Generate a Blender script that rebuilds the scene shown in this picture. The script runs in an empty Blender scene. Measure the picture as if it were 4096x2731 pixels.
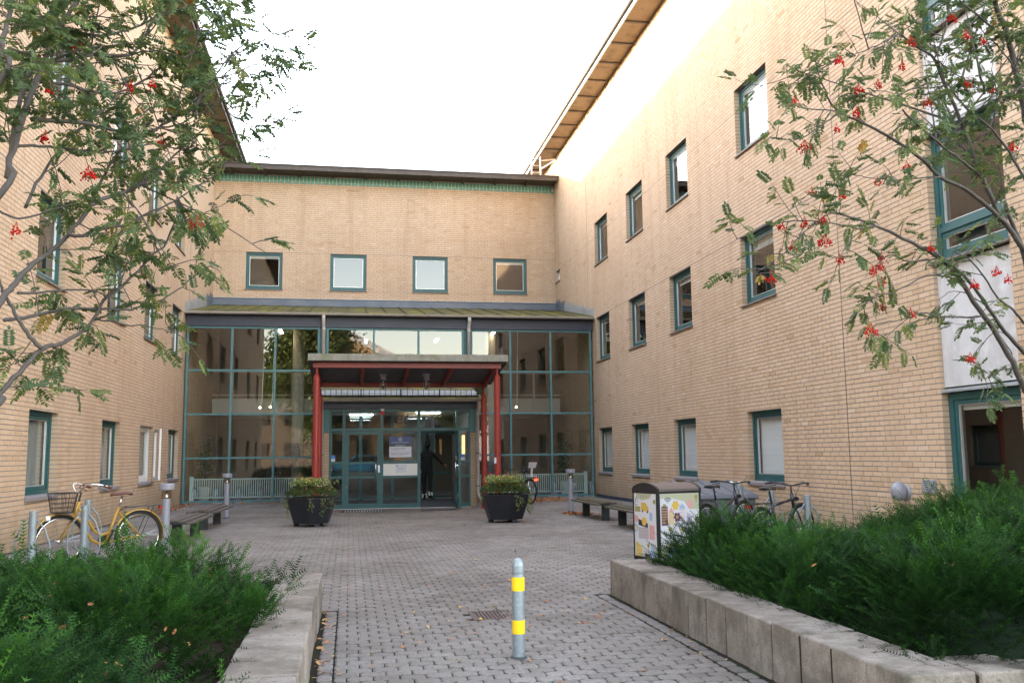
import bpy, math, random
import numpy as np
from mathutils import Vector, Matrix
rnd = random.Random(7)
nr = np.random.default_rng(7)
C = bpy.context.scene.collection
PI = math.pi

# ---------------------------------------------------------------- camera, sky, sun, exposure
CAMZ = 1.40
F_PX, CXP, CYP = 3672.5, 2048.0, 1365.5
cam_d = bpy.data.cameras.new("camera")
cam = bpy.data.objects.new("camera", cam_d)
C.objects.link(cam)
cam_d.sensor_width = 36.0
cam_d.lens = F_PX / 4096 * 36
cam_d.clip_start = 0.05
cam_d.clip_end = 1000

def _rot(y, p, r):
    B = np.array([[1, 0, 0], [0, 0, 1], [0, -1, 0.]])
    cy, sy = math.cos(y), math.sin(y); Rz = np.array([[cy, -sy, 0], [sy, cy, 0], [0, 0, 1]])
    cp, sp = math.cos(p), math.sin(p); Rx = np.array([[1, 0, 0], [0, cp, -sp], [0, sp, cp]])
    cr, sr = math.cos(r), math.sin(r); Ry = np.array([[cr, 0, sr], [0, 1, 0], [-sr, 0, cr]])
    return Rz @ Rx @ Ry @ B
CAMR = _rot(math.radians(-10.0445), math.radians(6.979), math.radians(.632))
M = Matrix.Identity(4)
for i in range(3):
    M[i][0] = CAMR[i, 0]; M[i][1] = -CAMR[i, 1]; M[i][2] = -CAMR[i, 2]
M[2][3] = CAMZ
cam.matrix_world = M
bpy.context.scene.camera = cam

def at(u, v, Y):
    """world point on the plane y=Y behind pixel (u, v) of the 4096-wide photograph"""
    r = CAMR @ np.array([u - CXP, v - CYP, F_PX]); t = Y / r[1]
    return Vector((t * r[0], Y, CAMZ + t * r[2]))
def to_px(p):
    p = np.atleast_2d(np.asarray(p, float)) - [0, 0, CAMZ]
    q = p @ CAMR
    z = np.where(q[:, 2] > .05, q[:, 2], np.nan)
    return CXP + F_PX * q[:, 0] / z, CYP + F_PX * q[:, 1] / z, z

SUN_EL = math.radians(9.6)
SUN_DIR = Vector((-1, .50, 0)).normalized()          # horizontal direction towards the sun
world = bpy.data.worlds.new("World")
bpy.context.scene.world = world
world.use_nodes = True
wn = world.node_tree; wn.nodes.clear()
sky = wn.nodes.new("ShaderNodeTexSky"); sky.sky_type = 'NISHITA'; sky.sun_disc = False
sky.sun_elevation = SUN_EL
sky.sun_rotation = math.atan2(SUN_DIR.x, SUN_DIR.y)
sky.air_density = 1.0; sky.dust_density = .8; sky.ozone_density = 1.0
hs = wn.nodes.new("ShaderNodeHueSaturation"); hs.inputs['Saturation'].default_value = .78
wb = wn.nodes.new("ShaderNodeMixRGB"); wb.blend_type = 'MULTIPLY'; wb.inputs[0].default_value = 1
wb.inputs[2].default_value = (1.17, 1.0, .91, 1)
bg = wn.nodes.new("ShaderNodeBackground"); bg.inputs[1].default_value = .15
wo = wn.nodes.new("ShaderNodeOutputWorld")
wn.links.new(sky.outputs[0], hs.inputs['Color']); wn.links.new(hs.outputs[0], wb.inputs[1])
wn.links.new(wb.outputs[0], bg.inputs[0]); wn.links.new(bg.outputs[0], wo.inputs[0])
sun_d = bpy.data.lights.new("sun", 'SUN'); sun_d.energy = 2.15; sun_d.angle = math.radians(.5)
sun_d.color = (1, .86, .66)
sun = bpy.data.objects.new("sun", sun_d); C.objects.link(sun)
sv = Vector((SUN_DIR.x * math.cos(SUN_EL), SUN_DIR.y * math.cos(SUN_EL), math.sin(SUN_EL)))
sun.rotation_euler = sv.to_track_quat('Z', 'Y').to_euler()
vs = bpy.context.scene.view_settings
vs.view_transform = 'Standard'; vs.look = 'None'; vs.gamma = 1; vs.use_curve_mapping = False
vs.exposure = 3.9
cy = bpy.context.scene.cycles
cy.max_bounces = 8; cy.transparent_max_bounces = 24; cy.diffuse_bounces = 4; cy.glossy_bounces = 4
cy.caustics_reflective = False; cy.caustics_refractive = False
cy.sample_clamp_indirect = 4

# ---------------------------------------------------------------- materials
def mat(name, col, rough=.7, metal=0, spec=.5, noise=None, bump=None, attr=None, emit=None, transl=0, coat=0):
    """noise=(scale, colour2, lo, hi[, stretch xyz]); attr=list of ramp colours over the mesh attribute 'tone'"""
    m = bpy.data.materials.new(name); m.use_nodes = True
    nt = m.node_tree; b = nt.nodes['Principled BSDF']; L = nt.links.new
    b.inputs['Roughness'].default_value = rough; b.inputs['Metallic'].default_value = metal
    b.inputs['Specular IOR Level'].default_value = spec
    b.inputs['Coat Weight'].default_value = coat
    src = None
    if attr:
        a = nt.nodes.new('ShaderNodeAttribute'); a.attribute_name = 'tone'
        r = nt.nodes.new('ShaderNodeValToRGB'); r.color_ramp.interpolation = 'LINEAR'
        e = r.color_ramp.elements
        n = len(attr)
        e[0].position = 0; e[0].color = (*attr[0], 1); e[1].position = 1; e[1].color = (*attr[-1], 1)
        for i in range(1, n - 1):
            x = e.new(i / (n - 1)); x.color = (*attr[i], 1)
        L(a.outputs['Fac'], r.inputs[0]); src = r.outputs[0]
    tc = nt.nodes.new('ShaderNodeNewGeometry')
    def noisenode(scale, stretch=None, detail=6):
        vec = tc.outputs['Position']
        if stretch:
            mp = nt.nodes.new('ShaderNodeMapping'); mp.inputs['Scale'].default_value = stretch
            L(vec, mp.inputs[0]); vec = mp.outputs[0]
        t = nt.nodes.new('ShaderNodeTexNoise'); t.inputs['Scale'].default_value = scale
        t.inputs['Detail'].default_value = detail; t.inputs['Roughness'].default_value = .65
        L(vec, t.inputs['Vector']); return t
    if noise:
        for nz in (noise if isinstance(noise, list) else [noise]):
            sc, c2, lo, hi = nz[:4]; st = nz[4] if len(nz) > 4 else None
            t = noisenode(sc, st)
            mr = nt.nodes.new('ShaderNodeMapRange'); mr.inputs[1].default_value = lo; mr.inputs[2].default_value = hi
            mr.clamp = True
            L(t.outputs['Fac'], mr.inputs[0])
            mx = nt.nodes.new('ShaderNodeMixRGB'); L(mr.outputs[0], mx.inputs[0])
            if src: L(src, mx.inputs[1])
            else: mx.inputs[1].default_value = (*col, 1)
            mx.inputs[2].default_value = (*c2, 1)
            if len(nz) > 5:
                mx.blend_type = nz[5]
            src = mx.outputs[0]
    if src: L(src, b.inputs['Base Color'])
    else: b.inputs['Base Color'].default_value = (*col, 1)
    if bump:
        t = noisenode(bump[0]); bp = nt.nodes.new('ShaderNodeBump')
        bp.inputs['Strength'].default_value = bump[1]; bp.inputs['Distance'].default_value = bump[2] if len(bump) > 2 else .01
        L(t.outputs['Fac'], bp.inputs['Height']); L(bp.outputs[0], b.inputs['Normal'])
    if emit:
        b.inputs['Emission Color'].default_value = (*emit[0], 1); b.inputs['Emission Strength'].default_value = emit[1]
    if transl:
        tr = nt.nodes.new('ShaderNodeBsdfTranslucent'); ms = nt.nodes.new('ShaderNodeMixShader')
        ms.inputs[0].default_value = transl
        if src: L(src, tr.inputs[0])
        else: tr.inputs[0].default_value = (*col, 1)
        L(b.outputs[0], ms.inputs[1]); L(tr.outputs[0], ms.inputs[2])
        L(ms.outputs[0], nt.nodes['Material Output'].inputs[0])
    return m
def glass_mat(name, tint=(.85, .92, .9), ior=1.8, rough=0):
    m = bpy.data.materials.new(name); m.use_nodes = True
    nt = m.node_tree; nt.nodes.clear(); L = nt.links.new
    o = nt.nodes.new('ShaderNodeOutputMaterial'); ms = nt.nodes.new('ShaderNodeMixShader')
    r0 = ((ior - 1) / (ior + 1)) ** 2
    ge = nt.nodes.new('ShaderNodeNewGeometry'); dt = nt.nodes.new('ShaderNodeVectorMath'); dt.operation = 'DOT_PRODUCT'
    L(ge.outputs['Incoming'], dt.inputs[0]); L(ge.outputs['Normal'], dt.inputs[1])
    def mth(op, a_, b_=None):
        q = nt.nodes.new('ShaderNodeMath'); q.operation = op
        for i_, v_ in enumerate((a_, b_)):
            if v_ is None: continue
            if isinstance(v_, (int, float)): q.inputs[i_].default_value = v_
            else: L(v_, q.inputs[i_])
        return q.outputs[0]
    ab = mth('ABSOLUTE', dt.outputs['Value']); inv = mth('SUBTRACT', 1.0, ab); pw = mth('POWER', inv, 4.0)
    fres = mth('ADD', mth('MULTIPLY', pw, 1 - r0), r0)
    t = nt.nodes.new('ShaderNodeBsdfTransparent'); t.inputs[0].default_value = (*tint, 1)
    g = nt.nodes.new('ShaderNodeBsdfGlossy'); g.inputs['Roughness'].default_value = rough
    # slightly wavy panes
    geo = nt.nodes.new('ShaderNodeNewGeometry'); n = nt.nodes.new('ShaderNodeTexNoise'); n.inputs['Scale'].default_value = .9
    n.inputs['Detail'].default_value = 1
    bp = nt.nodes.new('ShaderNodeBump'); bp.inputs['Strength'].default_value = .03; bp.inputs['Distance'].default_value = .04
    L(geo.outputs['Position'], n.inputs['Vector']); L(n.outputs['Fac'], bp.inputs['Height']); L(bp.outputs[0], g.inputs['Normal'])
    L(fres, ms.inputs[0]); L(t.outputs[0], ms.inputs[1]); L(g.outputs[0], ms.inputs[2]); L(ms.outputs[0], o.inputs[0])
    return m
def emis(name, col, s):
    return mat(name, col, emit=(col, s))

mt = {}
mt['brick'] = mat('brick', (.5, .36, .23), .85, spec=.25,
    attr=[(.44, .30, .18), (.515, .368, .235), (.56, .410, .278), (.578, .430, .298), (.595, .450, .322), (.63, .495, .375)],
    noise=[(9, (.52, .37, .23), .6, .85), (.3, (.88, .85, .81), .42, .72, None, 'MULTIPLY'), (.9, (.86, .84, .82), .5, .78, (1, 1, .10), 'MULTIPLY'), (3.0, (.88, .86, .82), .52, .7, (1, 1, .06), 'MULTIPLY')],
    bump=(55, .35, .004))
def damp(m):
    nt = m.node_tree; b = nt.nodes['Principled BSDF']; L = nt.links.new; src = b.inputs['Base Color'].links[0].from_socket
    g = nt.nodes.new('ShaderNodeNewGeometry'); sp = nt.nodes.new('ShaderNodeSeparateXYZ'); L(g.outputs['Position'], sp.inputs[0])
    mr = nt.nodes.new('ShaderNodeMapRange'); mr.inputs[1].default_value = .75; mr.inputs[2].default_value = 0; L(sp.outputs['Z'], mr.inputs[0])
    t = nt.nodes.new('ShaderNodeTexNoise'); t.inputs['Scale'].default_value = 1.6; t.inputs['Detail'].default_value = 6; L(g.outputs['Position'], t.inputs[0])
    mu = nt.nodes.new('ShaderNodeMath'); mu.operation = 'MULTIPLY'; L(mr.outputs[0], mu.inputs[0]); L(t.outputs['Fac'], mu.inputs[1])
    mx = nt.nodes.new('ShaderNodeMixRGB'); L(mu.outputs[0], mx.inputs[0]); L(src, mx.inputs[1]); mx.inputs[2].default_value = (.22, .19, .11, 1); L(mx.outputs[0], b.inputs['Base Color'])
damp(mt['brick'])
mt['mortar'] = mat('mortar', (.27, .24, .225), .95, spec=.2, noise=(5, (.21, .185, .175), .4, .7), bump=(60, .4, .003))
mt['teal'] = mat('teal_paint', (.022, .092, .098), .45, noise=[(2.5, (.032, .115, .12), .45, .75), (9, (.045, .095, .09), .6, .75)])
mt['teal_light'] = mat('weathered_teal_paint', (.062, .175, .19), .5, noise=[(3, (.09, .22, .23), .4, .7), (11, (.11, .19, .18), .6, .78)])
mt['palegreen'] = mat('pale_green_paint', (.55, .70, .68), .5)
mt['whitepaint'] = mat('white_paint', (.72, .72, .70), .5)
mt['alu'] = mat('aluminium_bead', (.62, .63, .63), .35, metal=.6)
mt['glass'] = glass_mat('window_glass', (.94, .97, .96), ior=1.8)
mt['glassup'] = glass_mat('upper_window_glass', (.9, .95, .95), 2.1)
mt['glass2'] = glass_mat('facade_glass', (.82, .86, .83), 2.05)
mt['doorglass'] = glass_mat('door_glass', (.9, .95, .93), 1.55)
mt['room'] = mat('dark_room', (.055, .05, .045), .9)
mt['roomlight'] = mat('pale_room_paint', (.33, .32, .30), .8)
mt['roomwall'] = mat('room_wall', (.15, .12, .095), .9)
mt['blind'] = mat('white_blind', (.80, .82, .84), .6, noise=(1, (.66, .69, .73), .35, .65, (.01, .01, 42)))
mt['curtain'] = mat('pale_curtain', (.42, .43, .40), .8, noise=(3, (.26, .28, .27), .35, .65, (6, 6, .2)))
mt['sillstone'] = mat('grey_sill_stone', (.27, .245, .25), .8, noise=(20, (.2, .18, .18), .4, .7), bump=(60, .3, .004))
mt['sillmetal'] = mat('brown_sill_metal', (.16, .125, .105), .55, noise=(10, (.24, .2, .17), .5, .7))
mt['sill_light'] = mat('pale_grout', (.55, .50, .42), .9)
mt['navy'] = mat('dark_blue_fascia', (.038, .045, .075), .5, noise=(1.2, (.055, .062, .095), .4, .7))
mt['zinc'] = mat('blue_grey_sheet_metal', (.10, .125, .165), .5, metal=.2, noise=(1.5, (.15, .17, .20), .4, .7))
mt['zinclight'] = mat('pale_flashing', (.33, .35, .37), .5, metal=.2, noise=[(2.2, (.22, .24, .20), .45, .7), (4, (.16, .16, .05), .6, .8)])
mt['mossroof'] = mat('mossy_green_roof_sheet', (.105, .10, .048), .85, spec=.2,
    noise=[(1.1, (.19, .18, .022), .48, .68, (1, .35, 1)), (5, (.08, .072, .04), .5, .75)])
mt['gutter'] = mat('grey_beige_gutter', (.40, .36, .33), .5, noise=(3, (.26, .235, .21), .5, .75))
mt['pipe'] = mat('pale_downpipe', (.52, .50, .49), .5, noise=[(4, (.4, .3, .22), .62, .78), (1.2, (.42, .42, .4), .45, .7)])
mt['soffit'] = mat('stained_plywood_soffit', (.15, .115, .075), .8,
    noise=[(2.2, (.085, .06, .035), .48, .68), (7, (.22, .17, .11), .58, .75)], bump=(14, .3, .01))
mt['rafter'] = mat('brown_timber', (.075, .062, .055), .75, noise=(6, (.05, .042, .038), .4, .7))
mt['darkroof'] = mat('dark_roof_felt', (.07, .065, .065), .8, noise=(5, (.12, .1, .08), .5, .7))
mt['tile'] = mat('green_glazed_tile', (.09, .31, .28), .25, coat=.4, noise=[(6, (.13, .38, .33), .4, .65), (1.3, (.12, .16, .07), .6, .75)])
mt['red'] = mat('red_painted_steel', (.30, .032, .022), .4, noise=[(2.5, (.24, .027, .02), .4, .7), (25, (.2, .03, .02), .72, .8)])
mt['canopytop'] = mat('mossy_grey_canopy_edge', (.27, .26, .225), .8,
    noise=[(5, (.15, .16, .075), .45, .7, (1, 1, .3)), (14, (.34, .33, .30), .5, .7)])
mt['canopysoffit'] = mat('dark_grey_canopy_soffit', (.13, .125, .13), .8, noise=(4, (.09, .088, .09), .4, .7))
mt['steel'] = mat('galvanised_steel', (.27, .32, .345), .5, metal=.45, noise=[(14, (.26, .30, .33), .4, .65), (40, (.4, .44, .47), .55, .7)])
mt['lamp_grey'] = mat('grey_lamp_paint', (.27, .28, .33), .45, metal=.15)
mt['chrome'] = mat('chrome', (.8, .8, .8), .12, metal=1)
mt['black'] = mat('black_plastic', (.012, .013, .015), .45)
mt['rubber'] = mat('tyre_rubber', (.012, .012, .012), .8)
mt['plantpot'] = mat('black_planter_plastic', (.013, .015, .022), .5, noise=(3, (.022, .024, .03), .45, .7))
mt['wood'] = mat('weathered_bench_slat', (.075, .062, .054), .8, noise=[(6, (.11, .092, .08), .4, .7, (4, .5, 4)), (12, (.07, .06, .05), .5, .7)])
mt['woodgreen'] = mat('mossy_bench_slat', (.075, .066, .045), .85, noise=[(5, (.105, .09, .055), .4, .7, (4, .5, 4)), (9, (.07, .07, .04), .5, .7)])
mt['benchleg'] = mat('dark_bench_leg', (.02, .026, .028), .6, noise=(9, (.05, .05, .03), .6, .75))
mt['yellow'] = mat('mustard_yellow_paint', (.40, .235, .03), .35, coat=.3)
mt['leather'] = mat('brown_leather', (.10, .028, .014), .42)
mt['reflect'] = mat('white_reflector', (.9, .92, .92), .2, spec=1)
mt['redlight'] = emis('lit_red_light', (1, .03, .01), .9)
mt['paver'] = mat('concrete_paver', (.2, .19, .19), .9, spec=.25,
    attr=[(.178, .163, .149), (.222, .205, .189), (.246, .229, .213), (.28, .262, .245)],
    noise=[(45, (.11, .10, .098), .5, .72), (.55, (.72, .70, .68), .42, .66, None, 'MULTIPLY'), (.16, (.80, .78, .76), .45, .6, None, 'MULTIPLY'), (2.3, (.80, .79, .76), .6, .75, (1, .5, 1), 'MULTIPLY')], bump=(90, .5, .004))
mt['sand'] = mat('joint_sand', (.024, .022, .018), 1, spec=.1, noise=(3, (.03, .042, .018), .5, .65))
mt['concrete'] = mat('rough_concrete_block', (.22, .195, .165), .92, spec=.2, attr=[(.20, .170, .145), (.262, .228, .196), (.30, .266, .236)],
    noise=[(2.5, (.155, .132, .11), .44, .62), (9, (.28, .25, .215), .55, .75), (3, (.085, .078, .058), .55, .72, (1, 1, .35)), (28, (.14, .12, .10), .55, .7), (120, (.13, .12, .1), .52, .72)], bump=(70, .9, .012))
mt['soil'] = mat('planting_soil', (.03, .022, .016), 1, spec=.1)
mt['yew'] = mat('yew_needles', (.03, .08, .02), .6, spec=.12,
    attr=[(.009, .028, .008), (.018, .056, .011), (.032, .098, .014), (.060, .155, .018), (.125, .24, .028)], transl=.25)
mt['yewstem'] = mat('yew_twigs', (.06, .045, .02), .8)
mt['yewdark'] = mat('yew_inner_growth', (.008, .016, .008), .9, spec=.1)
mt['bark'] = mat('grey_rowan_bark', (.058, .048, .042), .75, noise=[(30, (.15, .14, .125), .58, .72), (12, (.06, .05, .045), .4, .6)], bump=(50, .6, .006))
mt['twig'] = mat('brown_twig', (.07, .05, .042), .7)
mt['rowan'] = mat('rowan_leaves', (.05, .1, .04),     .5, spec=.3,
    attr=[(.052, .092, .045), (.075, .122, .052), (.105, .152, .052), (.150, .190, .052), (.17, .21, .055), (.30, .20, .045), (.32, .12, .03)], transl=.4)
mt['berry'] = mat('red_rowan_berry', (.42, .009, .005), .5, spec=.15)
mt['fallen'] = mat('fallen_leaf', (.3, .13, .05), .8, attr=[(.22, .075, .03), (.34, .13, .045), (.42, .2, .07), (.36, .25, .12), (.5, .34, .06)])
mt['skin'] = mat('skin', (.42, .24, .17), .55)
mt['cloth'] = mat('black_clothes', (.010, .010, .012), .85)
mt['hair'] = mat('black_hair', (.008, .006, .005), .5)
mt['signblue'] = mat('sign_blue', (.022, .045, .17), .4)
mt['signdark'] = mat('sign_dark_band', (.015, .016, .025), .4)
mt['signwhite'] = mat('sign_white', (.60, .60, .68), .4)
mt['ink'] = mat('dark_print', (.02, .02, .035), .5)
mt['panelwhite'] = mat('white_fibre_panel', (.55, .55, .56), .6, noise=[(1.6, (.40, .39, .38), .45, .7, (1, 1, .3)), (5, (.62, .62, .63), .5, .7)])
mt['lit'] = emis('lit_tube', (1, .80, .52), 1.6)
mt['litcool'] = emis('lit_cool_tube', (.85, 1, 1), 2.2)
mt['litwarm'] = emis('lit_wall_lamp', (1, .55, .18), .2)
mt['spot'] = emis('lit_spot', (1, .78, .45), 2.2)
mt['mat'] = mat('rubber_doormat', (.05, .055, .075), .9)
mt['lampglass'] = glass_mat('lamp_glass', (.75, .72, .66), 1.5, .05)
mt['greybin'] = mat('grey_plastic_box', (.13, .145, .17), .5)
mt['binmetal'] = mat('brown_steel_lid', (.15, .135, .135), .38, metal=.4)
mt['birch'] = mat('far_tree_leaves', (.1, .14, .03), .6, attr=[(.03, .06, .015), (.07, .11, .02), (.13, .17, .03)], transl=.3)
mt['print'] = None

# ---------------------------------------------------------------- mesh helpers
def wloc(o):
    v = Vector((0, 0, 0))
    while o is not None:
        v = v + o.location; o = o.parent
    return v
class MB:
    def __init__(s): s.v = []; s.f = []; s.t = []; s.tone = 0
    def add(s, vs, fs):
        n = len(s.v); s.v.extend([tuple(x) for x in vs]); s.f.extend([tuple(i + n for i in f) for f in fs]); s.t.extend([s.tone] * len(fs)); return s
    def hexa(s, p):   # 8 points: bottom 4 ccw, top 4
        return s.add(p, [(3, 2, 1, 0), (4, 5, 6, 7), (0, 1, 5, 4), (1, 2, 6, 5), (2, 3, 7, 6), (3, 0, 4, 7)])
    def box(s, x0, x1, y0, y1, z0, z1, T=None):
        p = [(x0, y0, z0), (x1, y0, z0), (x1, y1, z0), (x0, y1, z0), (x0, y0, z1), (x1, y0, z1), (x1, y1, z1), (x0, y1, z1)]
        if T: p = [T(*q) for q in p]
        return s.hexa(p)
    def quad(s, a, b, c, d): return s.add([a, b, c, d], [(0, 1, 2, 3)])
    def bar(s, a, b, w, h=None, up=(0, 0, 1)):
        h = h or w; a = Vector(a); b = Vector(b); d = (b - a).normalized(); u = Vector(up)
        sx = d.cross(u)
        if sx.length < 1e-4: sx = d.cross(Vector((1, 0, 0)))
        sx.normalize(); uz = sx.cross(d).normalized(); sx = sx * w / 2; uz = uz * h / 2
        return s.hexa([a - sx - uz, a + sx - uz, b + sx - uz, b - sx - uz, a - sx + uz, a + sx + uz, b + sx + uz, b - sx + uz])
    def tube(s, pts, r, n=8, cap=True, closed=False):
        pts = [Vector(p) for p in pts]; m = len(pts)
        if not hasattr(r, '__len__'): r = [r] * m
        vs = []; prev = None
        for i, p in enumerate(pts):
            if closed: d = pts[(i + 1) % m] - pts[i - 1]
            else: d = pts[min(i + 1, m - 1)] - pts[max(i - 1, 0)]
            if d.length < 1e-9: d = Vector((0, 0, 1))
            d.normalize()
            if prev is None:
                a = Vector((0, 0, 1)) if abs(d.z) < .9 else Vector((1, 0, 0))
                u = d.cross(a).normalized()
            else:
                u = prev - d * prev.dot(d)
                u = u.normalized() if u.length > 1e-6 else d.orthogonal().normalized()
            prev = u; w = d.cross(u)
            for k in range(n):
                an = 2 * PI * k / n; vs.append(p + (u * math.cos(an) + w * math.sin(an)) * r[i])
        fs = []
        for i in range(m if closed else m - 1):
            j = (i + 1) % m
            for k in range(n): fs.append((i * n + k, i * n + (k + 1) % n, j * n + (k + 1) % n, j * n + k))
        if cap and not closed: fs += [tuple(range(n - 1, -1, -1)), tuple((m - 1) * n + k for k in range(n))]
        return s.add(vs, fs)
    def lathe(s, prof, c=(0, 0, 0), n=16):
        vs = []; c = Vector(c)
        for r, z in prof:
            for k in range(n): vs.append((c.x + r * math.cos(2 * PI * k / n), c.y + r * math.sin(2 * PI * k / n), c.z + z))
        fs = [(i * n + k, i * n + (k + 1) % n, (i + 1) * n + (k + 1) % n, (i + 1) * n + k) for i in range(len(prof) - 1) for k in range(n)]
        fs += [tuple(range(n - 1, -1, -1)), tuple((len(prof) - 1) * n + k for k in range(n))]
        return s.add(vs, fs)
    def prism(s, poly, d):    # poly: list of 3D points, extruded by vector d
        n = len(poly); d = Vector(d); p = [Vector(q) for q in poly]
        return s.add(p + [q + d for q in p], [tuple(range(n - 1, -1, -1)), tuple(range(n, 2 * n))] + [(i, (i + 1) % n, n + (i + 1) % n, n + i) for i in range(n)])
    def ball(s, c, r, n=8, m=6, sc=(1, 1, 1)):
        vs = []; c = Vector(c)
        for i in range(1, m):
            ph = PI * i / m
            for k in range(n): vs.append((c.x + sc[0] * r * math.sin(ph) * math.cos(2 * PI * k / n), c.y + sc[1] * r * math.sin(ph) * math.sin(2 * PI * k / n), c.z + sc[2] * r * math.cos(ph)))
        a = len(vs); vs += [(c.x, c.y, c.z + sc[2] * r), (c.x, c.y, c.z - sc[2] * r)]
        fs = [(i * n + k, (i + 1) * n + k, (i + 1) * n + (k + 1) % n, i * n + (k + 1) % n) for i in range(m - 2) for k in range(n)]
        fs += [(a, k, (k + 1) % n) for k in range(n)] + [(a + 1, (m - 2) * n + (k + 1) % n, (m - 2) * n + k) for k in range(n)]
        return s.add(vs, fs)
    def mesh(s, name, m, off=Vector((0, 0, 0)), smooth=False, tones=False):
        me = bpy.data.meshes.new(name)
        me.from_pydata([(a - off.x, b - off.y, c - off.z) for a, b, c in s.v], [], s.f)
        if m: me.materials.append(m)
        if tones:
            at_ = me.attributes.new('tone', 'FLOAT', 'FACE'); at_.data.foreach_set('value', s.t)
        me.polygons.foreach_set('use_smooth', [bool(smooth)] * len(me.polygons))
        me.update(); return me
    def build(s, name, m, parent=None, smooth=False, bevel=0, tones=False, **props):
        me = s.mesh(name, m, wloc(parent), smooth, tones)
        return link(name, me, parent, bevel, **props)
def link(name, me, parent=None, bevel=0, **props):
    o = bpy.data.objects.new(name, me); C.objects.link(o); o.parent = parent
    for k, v in props.items(): o[k] = v
    if bevel:
        b = o.modifiers.new('bevel', 'BEVEL'); b.width = bevel; b.segments = 2; b.limit_method = 'ANGLE'
    return o
def np_mesh(name, V, Fc, m, tones=None, smooth=False):
    """V (n,3); Fc (k,3|4)"""
    me = bpy.data.meshes.new(name); V = np.asarray(V, np.float32); Fc = np.asarray(Fc, np.int32)
    me.vertices.add(len(V)); me.vertices.foreach_set('co', V.ravel())
    k, w = Fc.shape
    me.loops.add(k * w); me.loops.foreach_set('vertex_index', Fc.ravel())
    me.polygons.add(k); me.polygons.foreach_set('loop_start', np.arange(k, dtype=np.int32) * w)
    try: me.polygons.foreach_set('loop_total', np.full(k, w, np.int32))
    except Exception: pass
    me.update(calc_edges=True); me.materials.append(m)
    if tones is not None:
        a = me.attributes.new('tone', 'FLOAT', 'FACE'); a.data.foreach_set('value', np.asarray(tones, np.float32))
    me.polygons.foreach_set('use_smooth', np.full(k, bool(smooth)))
    return me
def thing(name, label, cat, loc=(0, 0, 0), rz=0, group=None):
    o = bpy.data.objects.new(name, None); C.objects.link(o); o.location = loc; o.rotation_euler = (0, 0, rz)
    o['label'] = label; o['category'] = cat
    if group: o['group'] = group
    return o
def tag(o, label, cat, group=None):
    o['label'] = label; o['category'] = cat
    if group: o['group'] = group
    return o
def empty(name, parent):
    o = bpy.data.objects.new(name, None); C.objects.link(o); o.parent = parent; return o
def copy_tree(o, parent=None):
    c = o.copy(); C.objects.link(c); c.parent = parent
    for ch in list(o.children): copy_tree(ch, c)
    return c
def inst(TV, TF, Rm, T, S, tone=None):
    """copies of template (TV, TF) with rotations Rm (n,3,3), positions T (n,3), scales S (n,)"""
    n = len(T); k = len(TV)
    V = np.einsum('nij,kj->nki', Rm, TV) * np.asarray(S)[:, None, None] + np.asarray(T)[:, None, :]
    Fc = (TF[None] + (np.arange(n) * k)[:, None, None]).reshape(-1, TF.shape[1])
    t = None if tone is None else (np.asarray(tone)[:, None] * np.ones(len(TF))[None]).ravel() if np.ndim(tone) == 1 else np.asarray(tone).ravel()
    return V.reshape(-1, 3), Fc, t
def frame_from(d, up):
    """rotation matrices whose x axis is d (n,3) and z axis near up (n,3)"""
    d = d / np.linalg.norm(d, axis=1, keepdims=True)
    y = np.cross(up, d); ln = np.linalg.norm(y, axis=1, keepdims=True); y = np.where(ln > 1e-5, y / np.maximum(ln, 1e-5), [[0, 1, 0]])
    z = np.cross(d, y)
    return np.stack([d, y, z], axis=2)

# ---------------------------------------------------------------- dimensions of the place
XL, XR, YB, YG = -5.06, 8.0, 35.1, 29.68
CO = .0769
TL = lambda d, u, z: (XL - d, u, z)        # left wall:  d into the building
TR = lambda d, u, z: (XR + d, u, z)
TB = lambda d, u, z: (u, YB + d, z)

def brick_rects(u0, u1, z0, z1, openings, seed):
    r = random.Random(seed); out = []
    LEN, J, JZ = .262, .012, .0145
    nz = int(round((z1 - z0) / CO))
    for i in range(nz):
        a = z0 + i * CO; b = a + CO - JZ
        bands = [(a, b, [])]
        # split this course by opening heads/sills
        cuts = sorted({o[2] for o in openings if a < o[2] < b} | {o[3] for o in openings if a < o[3] < b})
        zs = [a] + cuts + [b]
        for za, zb in zip(zs[:-1], zs[1:]):
            if zb - za < .014 and len(zs) > 2: continue
            blk = sorted([(o[0], o[1]) for o in openings if o[2] < (za + zb) / 2 < o[3]])
            segs = []; cur = u0
            for s, e in blk:
                if s > cur: segs.append((cur, s, cur > u0, True))
                cur = max(cur, e)
            if cur < u1: segs.append((cur, u1, cur > u0, False))
            sh = (LEN / 2 if i % 2 else 0) + (r.choice([0, 0, 0, .065]) )
            for s, e, js, je in segs:
                k = math.floor((s - u0 + sh) / LEN)
                x = u0 - sh + k * LEN; first = True
                while x < e:
                    p, q = max(x, s), min(x + LEN - J, e)
                    if js and first: p = s
                    if je and e - q < .078: q = e + .004
                    if q - p > .06 or (not js and not je and q - p > .03):
                        out.append((p - (.004 if js and first else 0), q, za, zb, (js and first) or (je and e - q < .02))); first = False
                        if je and q > e: break
                    x += LEN
    return out
BRICK_F = np.array([(0, 1, 2, 3), (0, 4, 5, 1), (1, 5, 6, 2), (2, 6, 7, 3), (3, 7, 4, 0)])
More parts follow.
